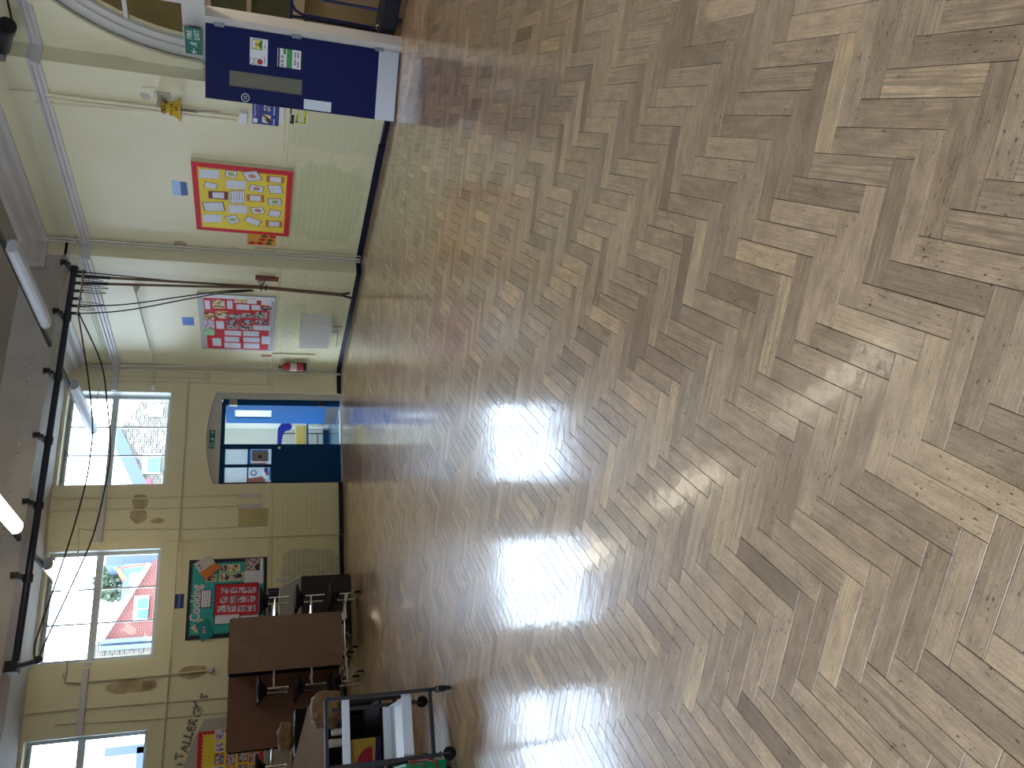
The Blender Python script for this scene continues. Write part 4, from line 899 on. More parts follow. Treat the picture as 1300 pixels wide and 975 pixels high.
# bell
be = thing('hand_bell', 'yellow bell painted with dark red flowers hanging beside the blue door', 'bell', (7.22, 7.35, 2.5))
bx, by = 7.22, 7.33
yb_m = mat('yellow_bell_enamel', (0.62, 0.42, 0.03), 0.25, var=0.1)
prof = [(0, 0.132), (0.015, 0.134), (0.03, 0.115), (0.07, 0.088), (0.13, 0.072), (0.20, 0.062), (0.215, 0.045), (0.22, 0.0)]
make('body', MB().lathe((bx, by, 2.42), (0, 0, 1), prof, 28), yb_m, be, smooth=True)
make('bracket', MB().box(bx - 0.01, 7.42, by - 0.012, by + 0.012, 2.64, 2.68).box(7.40, 7.42, by - 0.04, by + 0.04, 2.55, 2.72), mat('bell_bracket', (0.45, 0.42, 0.34), 0.5), be)
fl = MB()
for t, z, s_ in ((3.9, 2.60, 0.028), (3.2, 2.60, 0.028), (4.4, 2.50, 0.03), (3.55, 2.50, 0.03), (2.8, 2.52, 0.03), (5.0, 2.58, 0.028), (4.0, 2.45, 0.028)):
    r_ = {2.60: 0.069, 2.50: 0.082, 2.52: 0.078, 2.58: 0.071, 2.45: 0.108}[z]
    for k_ in range(5):
        a_ = 6.283 * k_ / 5; tt = t + 0.02 / r_ * math.cos(a_); zz_ = z + 0.02 * math.sin(a_)
        fl.lathe((bx + (r_ + 0.001) * math.cos(tt), by + (r_ + 0.001) * math.sin(tt), zz_), (math.cos(tt), math.sin(tt), 0.15), [(0, 0.011), (0.003, 0.008)], 6)
make('painted_flowers', fl, mat('dark_red_enamel', (0.14, 0.008, 0.012), 0.3), be)
mb = MB()
for i in range(6): mb.torus((bx, by, 2.40 - i * 0.028), (1, 0, 0) if i % 2 else (0, 1, 0), 0.016, 0.005, 10, 5)
make('chain', mb, blackm, be)
make('pull_rope', MB().tube([(bx, by, 2.24), (bx + 0.01, by - 0.02, 2.15), (bx + 0.03, by - 0.01, 2.0)], 0.009, 6), mat('pink_rope', (0.45, 0.30, 0.26), 0.9), be)
# posters beside the blue door
po = thing('poster', 'dark blue safeguarding poster with two photographs beside the blue door', 'poster', (7.41, 7.45, 1.5))
pq = [(7.288, 1.648), (7.296, 1.342), (7.616, 1.345), (7.621, 1.646)]
pq = [(7.18, 1.648), (7.20, 1.33), (7.615, 1.33), (7.60, 1.648)]
sheet('sheet', FB, [(7.15, 1.645), (7.15, 1.335), (7.61, 1.335), (7.61, 1.645)], 0.001, mat('poster_blue', (0.01, 0.04, 0.24), 0.5), po)
sheet('photo', FB, qrect((7.58, 1.53), (7.44, 1.43)), 0.003, ph_food, po, 0.0006); sheet('photo', FB, qrect((7.38, 1.51), (7.28, 1.44)), 0.003, ph_people, po, 0.0006)
sheet('crest', FB, qrect((7.59, 1.635), (7.52, 1.585)), 0.003, paper, po, 0.0006)
text_part('lettering', FB, 'Safeguarding', 7.50, 1.605, 0.042, 0.003, mat('pale_violet_print', (0.5, 0.5, 0.8), 0.6), po); text_part('lettering', FB, 'at our school', 7.50, 1.565, 0.036, 0.003, mat('red_lettering', (0.4, 0.05, 0.12), 0.6), po)
sheet('printed_words', FB, qrect((7.60, 1.40), (7.50, 1.385)), 0.003, MATS['pale_violet_print'], po, 0.0006); sheet('printed_words', FB, qrect((7.44, 1.40), (7.28, 1.385)), 0.003, MATS['pale_violet_print'], po, 0.0006)
p2 = thing('poster', 'white, black and yellow distancing poster with arrow beside the blue door', 'poster', (7.41, 7.4, 1.15))
sheet('sheet', FB, [(7.15, 1.305), (7.15, 1.0), (7.54, 1.0), (7.54, 1.305)], 0.001, paper, p2)
sheet('black_band', FB, qrect((7.54, 1.225), (7.15, 1.155)), 0.003, blackp, p2, 0.0006); sheet('yellow_panel', FB, qrect((7.53, 1.15), (7.15, 1.01)), 0.003, mat('lemon_print', (0.65, 0.62, 0.03), 0.6), p2, 0.0006)
text_part('lettering', FB, '2 metres', 7.49, 1.115, 0.030, 0.0036, blackp, p2); text_part('lettering', FB, 'apart', 7.46, 1.020, 0.030, 0.0036, blackp, p2)
make('arrow', MB().rect(FB, (7.24, 1.070), (7.44, 1.082), 0.0036, 0.0042).prism(FB, [(7.20, 1.076), (7.25, 1.058), (7.25, 1.094)], 0.0036, 0.0042).prism(FB, [(7.46, 1.076), (7.42, 1.058), (7.42, 1.094)], 0.0036, 0.0042), blackp, p2)
make('printed_figure', MB().rect(FB, (7.485, 1.02), (7.505, 1.12), 0.0036, 0.0042).lathe(FB(7.495, 1.13, 0.0036), (-1, 0, 0), [(0, 0.012), (0.0006, 0.012)], 10), blackp, p2)
text_part('lettering', FB, 'Please keep', 7.50, 1.195, 0.026, 0.0036, signw, p2); sheet('printed_words', FB, qrect((7.48, 1.285), (7.3, 1.255)), 0.003, MATS['grey_print'], p2, 0.0006)
# stage spotlight high on the near wall
sl = thing('spotlight', 'black spotlight with grey bracket high up near the arched window', 'spotlight', (7.2, 6.4, 3.95))
make('body', MB().lathe((7.12, 6.70, 4.05), (-0.35, -0.9, -0.32), [(0, 0.045), (0.02, 0.062), (0.14, 0.066), (0.42, 0.070), (0.44, 0.078), (0.56, 0.082), (0.565, 0.06)], 20), plastic_blk, sl, smooth=True)
make('cable', MB().tube([(7.60, 5.9, 3.96), (7.45, 6.2, 3.97), (7.25, 6.5, 3.93), (7.15, 6.62, 4.0)], 0.012, 6), blackm, sl)
make('bracket', MB().box(7.08, 7.18, 6.66, 6.82, 4.05, 4.30).box(7.1, 7.14, 6.70, 6.76, 4.30, 4.65), mat('grey_mesh_bracket', (0.16, 0.16, 0.16), 0.6), sl)

# ============================================================ CLIMBING ROPE RAIL AND ROPES
rr_ = thing('climbing_rail', 'long dark steel rail hanging under the girder for climbing ropes', 'rail', (4.3, 10.5, 4.03))
make('pole', MB().tube([(7.08, 10.5, 4.03), (1.66, 10.5, 4.03)], 0.040, 14), mat('dark_navy_steel', (0.010, 0.016, 0.035), 0.35), rr_, smooth=True)
for x in (7.05, 6.25, 5.33, 4.42, 3.55, 2.66):
    mb = MB().lathe((x - 0.045, 10.5, 4.03), (1, 0, 0), [(0, 0.055), (0.09, 0.055)], 12).box(x - 0.02, x + 0.02, 10.34, 10.50, 4.06, 4.10).box(x - 0.03, x + 0.03, 10.30, 10.40, 4.09, 4.17)
    make('bracket', mb, blackm, rr_)
make('end_bracket', MB().box(1.60, 1.72, 10.42, 10.60, 3.99, 4.12).tube([(1.66, 10.46, 4.0), (1.70, 10.46, 3.82)], 0.03, 8), blackm, rr_)
make('pulley', MB().lathe((1.72, 10.47, 3.80), (0, 1, 0), [(0, 0.045), (0.03, 0.045)], 14), blackm, rr_)
hx = [7.02, 6.95, 6.83, 6.70, 6.57, 6.45, 6.33]
for x in hx:
    make('hook', MB().tube([(x, 10.5, 4.0), (x, 10.5, 3.93)], 0.022, 8).torus((x, 10.5, 3.905), (0, 1, 0), 0.024, 0.007, 12, 6), blackm, rr_)
make('traverse_cord', MB().tube([(7.05, 10.48, 3.90), (6.32, 10.48, 3.90)], 0.009, 6), ropem, rr_)
for x, l in ((6.90, 0.26), (6.78, 0.34), (6.70, 0.32), (6.50, 0.30), (6.42, 0.2)):
    make('hanging_loop', MB().tube([(x - 0.02, 10.49, 3.90), (x - 0.028, 10.5, 3.90 - l * 0.6), (x - 0.012, 10.5, 3.90 - l), (x + 0.01, 10.5, 3.90 - l * 0.7), (x + 0.015, 10.49, 3.90)], 0.005, 5), cordm, rr_)
# ropes gathered to the wooden cleat on the side wall
tie = Vector((7.02, 10.62, 1.50)); bot = Vector((7.02, 10.70, 0.26))
def rope(name, top, r, label, m=ropem, ends=None, group=None, dx=0.0):
    pts = []; e = bot + Vector((dx, dx * 0.6, 0)); k_ = tie + Vector((dx, dx * 0.6, 0))
    for i in range(9):
        t = i / 8; p = Vector(top).lerp(k_, t); p.z -= 0.0; p += Vector((0, 0, 0)); pts.append(p)
    pts += [k_.lerp(e, 0.5), e]
    o_ = thing(name, label, 'rope', tuple(top), group)
    make('strand', MB().tube(pts, r, 8), m, o_, smooth=True)
    return o_
r1 = rope('climbing_rope', (6.95, 10.5, 3.89), 0.019, 'brown climbing rope nearest the wall, tied back to the wooden cleat', dx=0.018)
make('whipping', MB().tube([Vector((6.95, 10.5, 3.89)), Vector((6.95, 10.5, 3.89)).lerp(tie, 0.14)], 0.024, 8), blackm, r1)
make('frayed_end', MB().tube([bot + Vector((0.018, 0.01, 0)), bot + Vector((0.04, 0.0, -0.12))], 0.018, 6), blackm, r1)
r2 = rope('climbing_rope', (6.83, 10.5, 3.89), 0.019, 'brown climbing rope hooked second along the rail, tied back to the cleat', dx=-0.020)
make('whipping', MB().tube([Vector((6.83, 10.5, 3.89)), Vector((6.83, 10.5, 3.89)).lerp(tie, 0.13)], 0.024, 8), blackm, r2)
make('frayed_end', MB().tube([bot + Vector((-0.02, -0.012, 0)), bot + Vector((-0.03, 0.04, -0.16))], 0.018, 6), blackm, r2)
def cord(name, pts, r, label, m=cordm, group=None):
    # smooth catmull through the points
    P_ = [Vector(p) for p in pts]; out = []
    for i in range(len(P_) - 1):
        p0, p1, p2, p3 = P_[max(i - 1, 0)], P_[i], P_[i + 1], P_[min(i + 2, len(P_) - 1)]
        for s in range(6):
            t = s / 6; out.append(0.5 * ((2 * p1) + (-p0 + p2) * t + (2 * p0 - 5 * p1 + 4 * p2 - p3) * t * t + (-p0 + 3 * p1 - 3 * p2 + p3) * t ** 3))
    out.append(P_[-1]); o_ = make(name, MB().tube(out, r, 6), m, origin=pts[0], smooth=True); return tag(o_, label, 'cord', group)
cord('pull_cord', [(7.02, 10.5, 3.90), (7.0, 10.56, 2.7), (7.0, 10.62, 1.52)], 0.009, 'thin dark cord running straight from rail end down to the cleat')
cord('pull_cord', [(6.45, 10.5, 3.88), (6.52, 10.5, 3.3), (6.72, 10.5, 2.5), (6.88, 10.55, 1.95), (6.95, 10.6, 1.62)], 0.009, 'thin black cord slanting from the sixth rail hook to the cleat')
cord('pull_cord', [(6.33, 10.5, 3.88), (6.42, 10.5, 3.3), (6.68, 10.5, 2.45), (6.86, 10.55, 1.93), (6.94, 10.6, 1.60), (6.90, 10.58, 1.72), (6.84, 10.54, 1.98), (6.90, 10.58, 1.82)], 0.009, 'thin black cord slanting from the last rail hook, knotted above the cleat')
def yv(t): return (t[0], 10.5, t[1])
cord('long_cord', [(6.33, 10.49, 3.90), yv((5.328, 3.671)), yv((4.636, 3.549)), yv((4.249, 3.532)), yv((3.852, 3.544)), yv((3.211, 3.624)), yv((2.517, 3.746)), yv((1.948, 3.853)), (1.74, 10.48, 3.84)], 0.010, 'dark cord sagging below the rail, the upper of two long ones')
cord('long_cord', [(6.35, 10.51, 3.90), yv((5.573, 3.543)), yv((4.958, 3.408)), yv((4.414, 3.318)), yv((3.977, 3.305)), yv((3.212, 3.381)), yv((2.673, 3.522)), yv((1.923, 3.755)), (1.72, 10.50, 3.80)], 0.010, 'dark cord sagging below the rail, the lower of two long ones')
cl = thing('rope_cleat', 'reddish wooden cleat block on the side wall holding gathered ropes', 'cleat', (7.16, 10.6, 1.4))
make('block', MB().rect(FC, (10.56, 1.24), (10.64, 1.58), 0.0, 0.05), mat('red_brown_wood', (0.20, 0.05, 0.03), 0.5, var=0.2, vscale=12), cl, bevel=0.004)
make('cord_tie', MB().torus((7.02, 10.62, 1.49), (0.1, 0.1, 1), 0.050, 0.009, 16, 6).torus((7.02, 10.62, 1.42), (0.1, -0.1, 1), 0.050, 0.009, 16, 6).tube([(7.06, 10.62, 1.46), (7.15, 10.60, 1.44)], 0.010, 6).torus((7.09, 10.60, 1.50), (0, 1, 0.2), 0.03, 0.007, 12, 6), blackm, cl)
# suspension wires of the lamp tracks
cord('stay_wire', [(5.78, 13.40, 4.12), tuple(FW(*(0.494, 4.125), 0.03))], 0.006, 'thin stay wire from the lamp track end beside the right window top', mat('grey_wire', (0.35, 0.37, 0.4), 0.5))
cord('stay_wire', [(3.09, 13.40, 4.10), tuple(FW(*(5.283, 4.137), 0.03))], 0.006, 'thin stay wire from the left lamp track end to the conduit', MATS['grey_wire'])

# ============================================================ CEILING LAMPS
tubeM = mat('lamp_batten_paint', (0.50, 0.52, 0.56), 0.4)
def track(x0, x1, label):
    t = thing('lamp_track', label, 'track', ((x0 + x1) / 2, 7, 4.13))
    o0, o1 = Vector((x0, -3.0, 4.14)), Vector((x1, 13.45, 4.14)); d = (o1 - o0).normalized(); s = Vector((d.y, -d.x, 0))
    vs = []
    for p in (o0, o1):
        for a, b in ((-0.03, -0.018), (0.03, -0.018), (0.03, 0.02), (-0.03, 0.02)): vs.append(p + s * a + Vector((0, 0, b)))
    make('channel', MB().add(vs, [(0, 1, 2, 3), (7, 6, 5, 4), (0, 4, 5, 1), (1, 5, 6, 2), (2, 6, 7, 3), (3, 7, 4, 0)]), mat('dark_track', (0.03, 0.04, 0.055), 0.35, 0.3), t)
    return lambda y: x0 + (x1 - x0) * (y + 3.0) / 16.45
def lamp(xf, y0, y1, lit, label, off=0.0):
    x = xf((y0 + y1) / 2); t = thing('strip_lamp', label, 'lamp', (x, (y0 + y1) / 2, 4.08), 'strip lamps on the two tracks')
    d = Vector((xf(y1) - xf(y0), y1 - y0, 0)).normalized()
    prof = [(-0.085, 0.0), (0.085, 0.0), (0.080, -0.05), (0.05, -0.085), (0.0, -0.095), (-0.05, -0.085), (-0.080, -0.05)]
    def shell(pp, ya, yb, zt=4.10):
        vs = [(xf(ya) + a, ya, zt + b) for a, b in pp] + [(xf(yb) + a, yb, zt + b) for a, b in pp]; n_ = len(pp)
        return MB().add(vs, [tuple(range(n_)), tuple(range(n_, 2 * n_))[::-1]] + [(i, (i + 1) % n_, n_ + (i + 1) % n_, n_ + i) for i in range(n_)])
    make('diffuser', shell([(a * 0.96, b) for a, b in prof], y0 + 0.03, y1 - 0.03), MATS['lit_diffuser'] if lit else MATS['opal_diffuser'], t, smooth=True)
    make('batten', shell([(-0.06, 0.0), (0.06, 0.0), (0.06, 0.025), (-0.06, 0.025)], y0, y1), tubeM, t)
    for ya, yb in ((y0, y0 + 0.03), (y1 - 0.03, y1)): make('end_cap', shell(prof, ya, yb), tubeM, t)
    return t
mat('lit_diffuser', (0.9, 0.85, 0.7), 0.4, emit=TUBE, ecol=(1.0, 0.90, 0.70)); mat('opal_diffuser', (0.55, 0.60, 0.68), 0.35)
tx1 = track(5.42, 5.80, 'dark lamp track on the right carrying unlit strip lamps'); tx2 = track(3.08, 3.10, 'dark lamp track on the left carrying lit strip lamps')
lamp(tx1, 11.56, 13.30, False, 'unlit strip lamp in front of the right window'); lamp(tx1, 8.06, 9.75, False, 'unlit strip lamp on the right track nearer than the girder')
lamp(tx1, 4.5, 6.2, False, 'unlit strip lamp on the right track nearest the camera')
lamp(tx2, 11.50, 13.35, True, 'lit strip lamp in front of the middle window'); lamp(tx2, 8.10, 9.90, True, 'brightly lit strip lamp on the left track nearer than the girder')
lamp(tx2, 4.9, 6.65, True, 'lit strip lamp overhead on the left track'); 
sd = thing('smoke_detector', 'small white smoke detector on the grey ceiling', 'detector', (4.75, 10.0, ZC))
sdp = (4.759, 10.770)
make('base', MB().lathe((4.7, 10.05, ZC), (0, 0, -1), [(0, 0.06), (0.02, 0.06), (0.035, 0.045), (0.07, 0.03), (0.09, 0.035), (0.1, 0.0)], 16), white, sd, smooth=True)

# ============================================================ BACK WALL BOARDS
ck = thing('noticeboard', 'teal cookery noticeboard with black border on the back wall', 'noticeboard', tuple(FW(4.15, 1.9, 0)))
K0, K1, KZ0, KZ1 = 3.52, 4.795, 1.285, 2.515
o7 = -0.07
FK = lambda a, z, o_=0.0: FW(a, z, o_ + o7)
make('backing_board', MB().rect(FK, (K0, KZ0), (K1, KZ1), 0, 0.02), blackp, ck)
FK2 = lambda a, z, o_=0.0: FW(a, z, o_ + o7 + 0.0205)
scallop(FK2, K0 + 0.075, K1 - 0.08, KZ0 + 0.06, KZ1 - 0.07, 0.0, tealp, ck, 0.055, 0.02)
def kz(q): return q
Kb = {
 'red': ((3.949, 2.090), (4.457, 1.422)),
 'txt': ((4.026, 2.300), (4.298, 2.154)),
 'dk1': ((3.538, 1.637), (3.745, 1.399)), 'gr1': ((3.741, 1.647), (3.965, 1.340)),
 'b1': ((3.617, 2.040), (3.740, 1.911)), 'b2': ((3.619, 1.899), (3.745, 1.716)),
 'b3': ((3.761, 2.041), (3.898, 1.856)), 'b4': ((3.763, 1.845), (3.897, 1.659)), 'b5': ((3.767, 2.245), (3.894, 2.082)),
 'm1': ((4.438, 2.079), (4.577, 1.706)), 'm2': ((4.440, 1.687), (4.598, 1.404)), 'st': ((3.538, 1.399), (3.747, 1.348))}
def K(k_, m_, o_=0.002, d=0.0): 
    p, q = Kb[k_]; return sheet('sheet', FK2, grow(qrect(p, q), d), o_, m_, ck)
K('red', blackp, 0.002, 0.015); K('red', redm, 0.0045); K('txt', blackp, 0.002, 0.012); K('txt', lettered, 0.0045); K('dk1', ph_dark); K('gr1', written)
for k_ in ('b1', 'b2', 'b3', 'b4', 'b5'): K(k_, mat('cream_card', (0.7, 0.65, 0.35), 0.7), 0.002); K(k_, ph_dark if k_ != 'b2' else ph_food, 0.0045, -0.015)
K('m1', blackp, 0.002, 0.012); K('m1', written, 0.0045); K('m2', written, 0.002); K('st', paper, 0.002)
photos = [((4.001, 2.003), (4.097, 1.887)), ((4.003, 1.867), (4.098, 1.743)), ((4.008, 1.723), (4.107, 1.591)), ((4.013, 1.578), (4.115, 1.448)),
 ((4.141, 2.008), (4.253, 1.884)), ((4.130, 1.852), (4.265, 1.758)), ((4.149, 1.734), (4.259, 1.602)), ((4.155, 1.585), (4.263, 1.457)),
 ((4.286, 2.044), (4.395, 1.913)), ((4.292, 1.902), (4.400, 1.759)), ((4.302, 1.737), (4.404, 1.606)), ((4.307, 1.590), (4.408, 1.457))]
for p, q in photos: sheet('photo', FK2, qrect(p, q), 0.0068, ph_pink, ck, 0.0008)
Lp = (4.499, 2.306); 
text_part('lettering', FK2, 'Cooking', 4.52, 2.315, 0.215, 0.003, mat('pink_white_letter', (0.66, 0.55, 0.58), 0.7), ck, 0.004, bold=0.006, sx=0.80)
def quadw(*p): return list(p)
bk = thing('booklet', 'orange and white booklet pinned over top corner of the teal board', 'booklet', tuple(FW(3.7, 2.3, 0)))
qa = [(3.591, 2.440), (3.449, 2.191), (3.586, 2.114), (3.746, 2.347)]
qb = [(3.746, 2.347), (3.586, 2.114), (3.666, 2.023), (3.869, 2.248)]
sheet('cover', FK2, qa, 0.05, mat('grey_white_card', (0.55, 0.52, 0.5), 0.6), bk, 0.006); sheet('cover', FK2, qb, 0.05, mat('orange_card', (0.60, 0.17, 0.03), 0.6), bk, 0.006)
sheet('photo', FK2, [(3.625, 2.378), (3.599, 2.327), (3.664, 2.291), (3.694, 2.338)], 0.0562, ph_people, bk, 0.001)
b2_ = thing('booklet', 'teal booklet with small photo hanging off lower left of teal board', 'booklet', tuple(FW(4.7, 2.2, 0)))
sheet('cover', FK2, [(4.551, 2.379), (4.491, 2.193), (4.759, 2.090), (4.839, 2.264)], 0.03, mat('teal_card', (0.0, 0.22, 0.25), 0.5), b2_, 0.006)
sheet('photo', FK2, [(4.618, 2.274), (4.602, 2.232), (4.706, 2.198), (4.725, 2.248)], 0.0362, ph_people, b2_, 0.001)
sheet('yellow_slip', FK2, [(4.607, 2.438), (4.470, 2.281), (4.503, 2.251), (4.703, 2.343)], 0.012, mat('yellow_slip', (0.7, 0.6, 0.15), 0.6), b2_, 0.002)
sheet('photo', FK2, [(4.612, 2.420), (4.573, 2.378), (4.643, 2.346), (4.672, 2.355)], 0.0145, ph_food, b2_, 0.001)
cd_ = thing('wall_card', 'dark blue card with white script above the teal noticeboard', 'card', tuple(FW(4.18, 2.64, -0.06)))
make('sheet', MB().rect(FK, (4.289, 2.718), (4.061, 2.566), 0.001, 0.004), mat('navy_card', (0.012, 0.04, 0.20), 0.5), cd_)
text_part('lettering', FK, 'Welcome', 4.28, 2.62, 0.06, 0.004, mat('pale_script', (0.5, 0.55, 0.7), 0.6), cd_, 0.001)
# Values panel behind the stools
va = thing('wall_panel', 'black chalkboard style panel reading Values below the teal noticeboard', 'panel', tuple(FW(4.2, 1.15, -0.06)))
make('board', MB().rect(FK, (4.05, 1.07), (4.62, 1.265), 0, 0.02), blackp, va)
text_part('lettering', FK, 'Values', 4.58, 1.155, 0.105, 0.02, signw, va, 0.002)
make('green_square', MB().rect(FK, (4.33, 1.085), (4.46, 1.14), 0.02, 0.022), mat('olive_print', (0.25, 0.33, 0.08), 0.6), va)
mb = MB().rect(FK, (4.10, 1.245), (4.60, 1.249), 0.02, 0.0215).rect(FK, (4.10, 1.085), (4.104, 1.247), 0.02, 0.0215); make('chalk_line', mb, mat('grey_chalk', (0.3, 0.35, 0.42), 0.8), va)
# third board with arch-shaped backing and lettering
tb_ = thing('noticeboard', 'yellow noticeboard with red border crowded with photos at the left edge', 'noticeboard', tuple(FW(6.8, 1.8, 0)))
T0, T1, TZ0, TZ1 = 6.175, 7.55, 1.30, 2.245
ap = [(5.99, 0.9), (5.99, 2.17), (6.25, 2.30), (6.6, 2.42), (7.0, 2.47), (7.4, 2.42), (7.75, 2.30), (7.95, 2.17), (7.95, 0.9)]
make('arch_backing', MB().prism(FW, ap, 0.0, 0.012), mat('grey_buff_board', (0.42, 0.40, 0.34), 0.7), tb_)
make('red_border', MB().rect(FW, (T0, TZ0), (T1, TZ1), 0.012, 0.03), redm, tb_)
FT3 = lambda a, z, o_=0.0: FW(a, z, o_ + 0.0305)
scallop(FT3, T0 + 0.05, T1 - 0.06, TZ0 + 0.05, TZ1 - 0.08, 0.0, yellowp, tb_, 0.05, 0.018)
text_part('lettering', FT3, 'ALLERGY', 7.42, 2.06, 0.115, 0.003, mat('olive_letter', (0.10, 0.13, 0.03), 0.7), tb_, 0.003, sx=1.55)
rr = random.Random(5); a = T0 + 0.02; row = 0
for zc in (1.93, 1.76, 1.59, 1.42):
    a = T0 + 0.0 + 0.03 * (row % 2)
    while a < T1 - 0.15:
        w_ = rr.uniform(0.10, 0.15); h_ = rr.uniform(0.11, 0.145)
        q = [(a, zc - h_ / 2 + rr.uniform(-.01, .01)), (a + w_, zc - h_ / 2 + rr.uniform(-.01, .01)), (a + w_, zc + h_ / 2), (a, zc + h_ / 2)]
        sheet('mount', FT3, grow(q, 0.01), 0.002, rr.choice([paper, redm]), tb_, 0.001); sheet('photo', FT3, q, 0.0032, rr.choice([ph_people, ph_pink, ph_people]), tb_, 0.001)
        a += w_ + rr.uniform(0.02, 0.06)
    row += 1
ltr = thing('wall_lettering', 'patterned cut-out letters curving over the arched noticeboard at left', 'lettering', tuple(FW(6.2, 2.4, 0)))
for ch_, p, rt_ in (('T', (6.534, 2.444), -0.12), ('I', (6.619, 2.409), -0.10), ('A', (6.447, 2.383), -0.25), ('L', (6.338, 2.359), -0.3), ('L', (6.257, 2.345), -0.33), ('E', (6.171, 2.313), -0.36), ('R', (6.083, 2.300), -0.38), ('G', (5.974, 2.250), -0.42), ('Y', (5.871, 2.249), -0.42), ("'", (5.780, 2.241), -0.42), ('S', (5.727, 2.152), -0.4)):
    text_part('letter', FW, ch_, p[0], p[1], 0.17, 0.004, ph_letter, ltr, 0.004, rot=rt_, bold=0.008)

# ============================================================ FOLDED TABLES
lam = mat('brown_laminate', (0.25, 0.160, 0.120), 0.45, spec=0.15, var=0.10, vscale=5); lam2 = mat('reddish_laminate', (0.22, 0.115, 0.082), 0.45, spec=0.15, var=0.10, vscale=5)
edge = mat('black_table_edge', (0.006, 0.006, 0.008), 0.5, spec=0.2)
def rounded(a0, a1, z0, z1, r, n=5):
    pts = []
    for cx_, cz_, t0 in ((a1 - r, z1 - r, 0), (a0 + r, z1 - r, 90), (a0 + r, z0 + r, 180), (a1 - r, z0 + r, 270)):
        for i in range(n + 1):
            t = math.radians(t0 + 90 * i / n); pts.append((cx_ + r * math.cos(t), cz_ + r * math.sin(t)))
    return pts
def stool(parent, cx_, cy_, zs_, arm_to, tone=plastic_blk):
    s = make('seat', MB().lathe((cx_, cy_, zs_), (0, 0, -1), [(-0.022, 0.10), (-0.018, 0.16), (0, 0.175), (0.010, 0.172), (0.022, 0.14), (0.05, 0.085), (0.085, 0.050), (0.115, 0.042)], 22), tone, parent, smooth=True)
    make('stool_post', MB().tube([(cx_, cy_, zs_ - 0.10), (cx_ + 0.0, cy_, zs_ - 0.37)], 0.013, 8).lathe((cx_, cy_, zs_ - 0.39), (0, 0, 1), [(0, 0.020), (0.03, 0.020)], 10), chrome, s)
    make('stool_arm', MB().tube([(cx_, cy_, zs_ - 0.20), (arm_to, cy_, zs_ - 0.20)], 0.016, 8), chrome, s)
def folded_table(x0, x1, y, label, m, stoolsR=True, stoolsL=True):
    t = thing('folding_table', label, 'table', ((x0 + x1) / 2, y, 0.0))
    for k_, yy in enumerate((y, y + 0.36)):
        o_ = -1 if k_ == 0 else 1
        face = yy if k_ == 0 else yy + 0.0
        make('table_top', MB().prism(FX(face), rounded(x0, x1, 0.28, 1.795, 0.035), -0.028, 0.0) if k_ == 0 else MB().prism(FX(face), rounded(x0, x1, 0.28, 1.795, 0.035), -0.028, 0.0), m if k_ == 0 else lam2, t)
        make('edge_band', MB().prism(FX(face + 0.028 if k_ == 0 else face - 0.008), rounded(x0 - 0.004, x1 + 0.004, 0.276, 1.799, 0.038), -0.008, 0.0), edge, t)
    fr = MB()
    for x in (x0 + 0.12, x1 - 0.12):
        fr.tube([(x, y + 0.06, 1.6), (x, y + 0.06, 0.30), (x, y + 0.18, 0.16), (x, y + 0.30, 0.30), (x, y + 0.30, 1.6)], 0.014, 8)
    fr.box(x0 + 0.05, x1 - 0.05, y + 0.05, y + 0.31, 1.2, 1.24); fr.box(x0 + 0.05, x1 - 0.05, y + 0.05, y + 0.31, 0.7, 0.74)
    make('inner_frame', fr, edge, t, smooth=True)
    lo_ = MB()
    for yy in (y + 0.02, y + 0.36): lo_.tube([(x0 - 0.12, yy, 0.17), (x0 - 0.02, yy, 0.24), (x1 + 0.02, yy, 0.24), (x1 + 0.25, yy, 0.19)], 0.013, 8)
    for x in (x0 - 0.12, x1 + 0.25): lo_.tube([(x, y - 0.05, 0.14), (x, y + 0.45, 0.14)], 0.013, 8)
    lo_.tube([(x0 + 0.2, y + 0.02, 0.24), (x0 + 0.4, y + 0.1, 0.16), (x1 - 0.2, y + 0.3, 0.24)], 0.010, 8)
    make('base_frame', lo_, chrome, t, smooth=True)
    for x in (x0 - 0.12, x1 + 0.25):
        for yy in (y - 0.05, y + 0.45):
            c_ = make('caster', MB().lathe((x - 0.014, yy, 0.052), (1, 0, 0), [(0, 0.030), (0.002, 0.052), (0.026, 0.052), (0.028, 0.030)], 16), plastic_blk, t, smooth=True)
            make('caster_cap', MB().lathe((x - 0.018, yy, 0.056), (-1, 0, 0), [(0, 0.028), (0.012, 0.020)], 12).tube([(x, yy, 0.14), (x, yy, 0.09)], 0.012, 8), chrome, c_, smooth=True)
    for on, xx, arm in ((stoolsR, x1 + 0.255, x1 - 0.1), (stoolsL, x0 - 0.225, x0 + 0.1)):
        if on:
            for zs_ in (1.40, 0.90, 0.42):
                stool(t, xx, y + 0.03, zs_, arm); stool(t, xx - 0.02, y + 0.36, zs_ + 0.0, arm)
    return t
folded_table(1.56, 2.29, 11.75, 'brown folding dining table with stools, folded upright, nearest the teal board', lam)
folded_table(0.62, 1.61, 12.32, 'reddish brown folded dining table with stools, behind and left of the other', lam2, stoolsR=False)

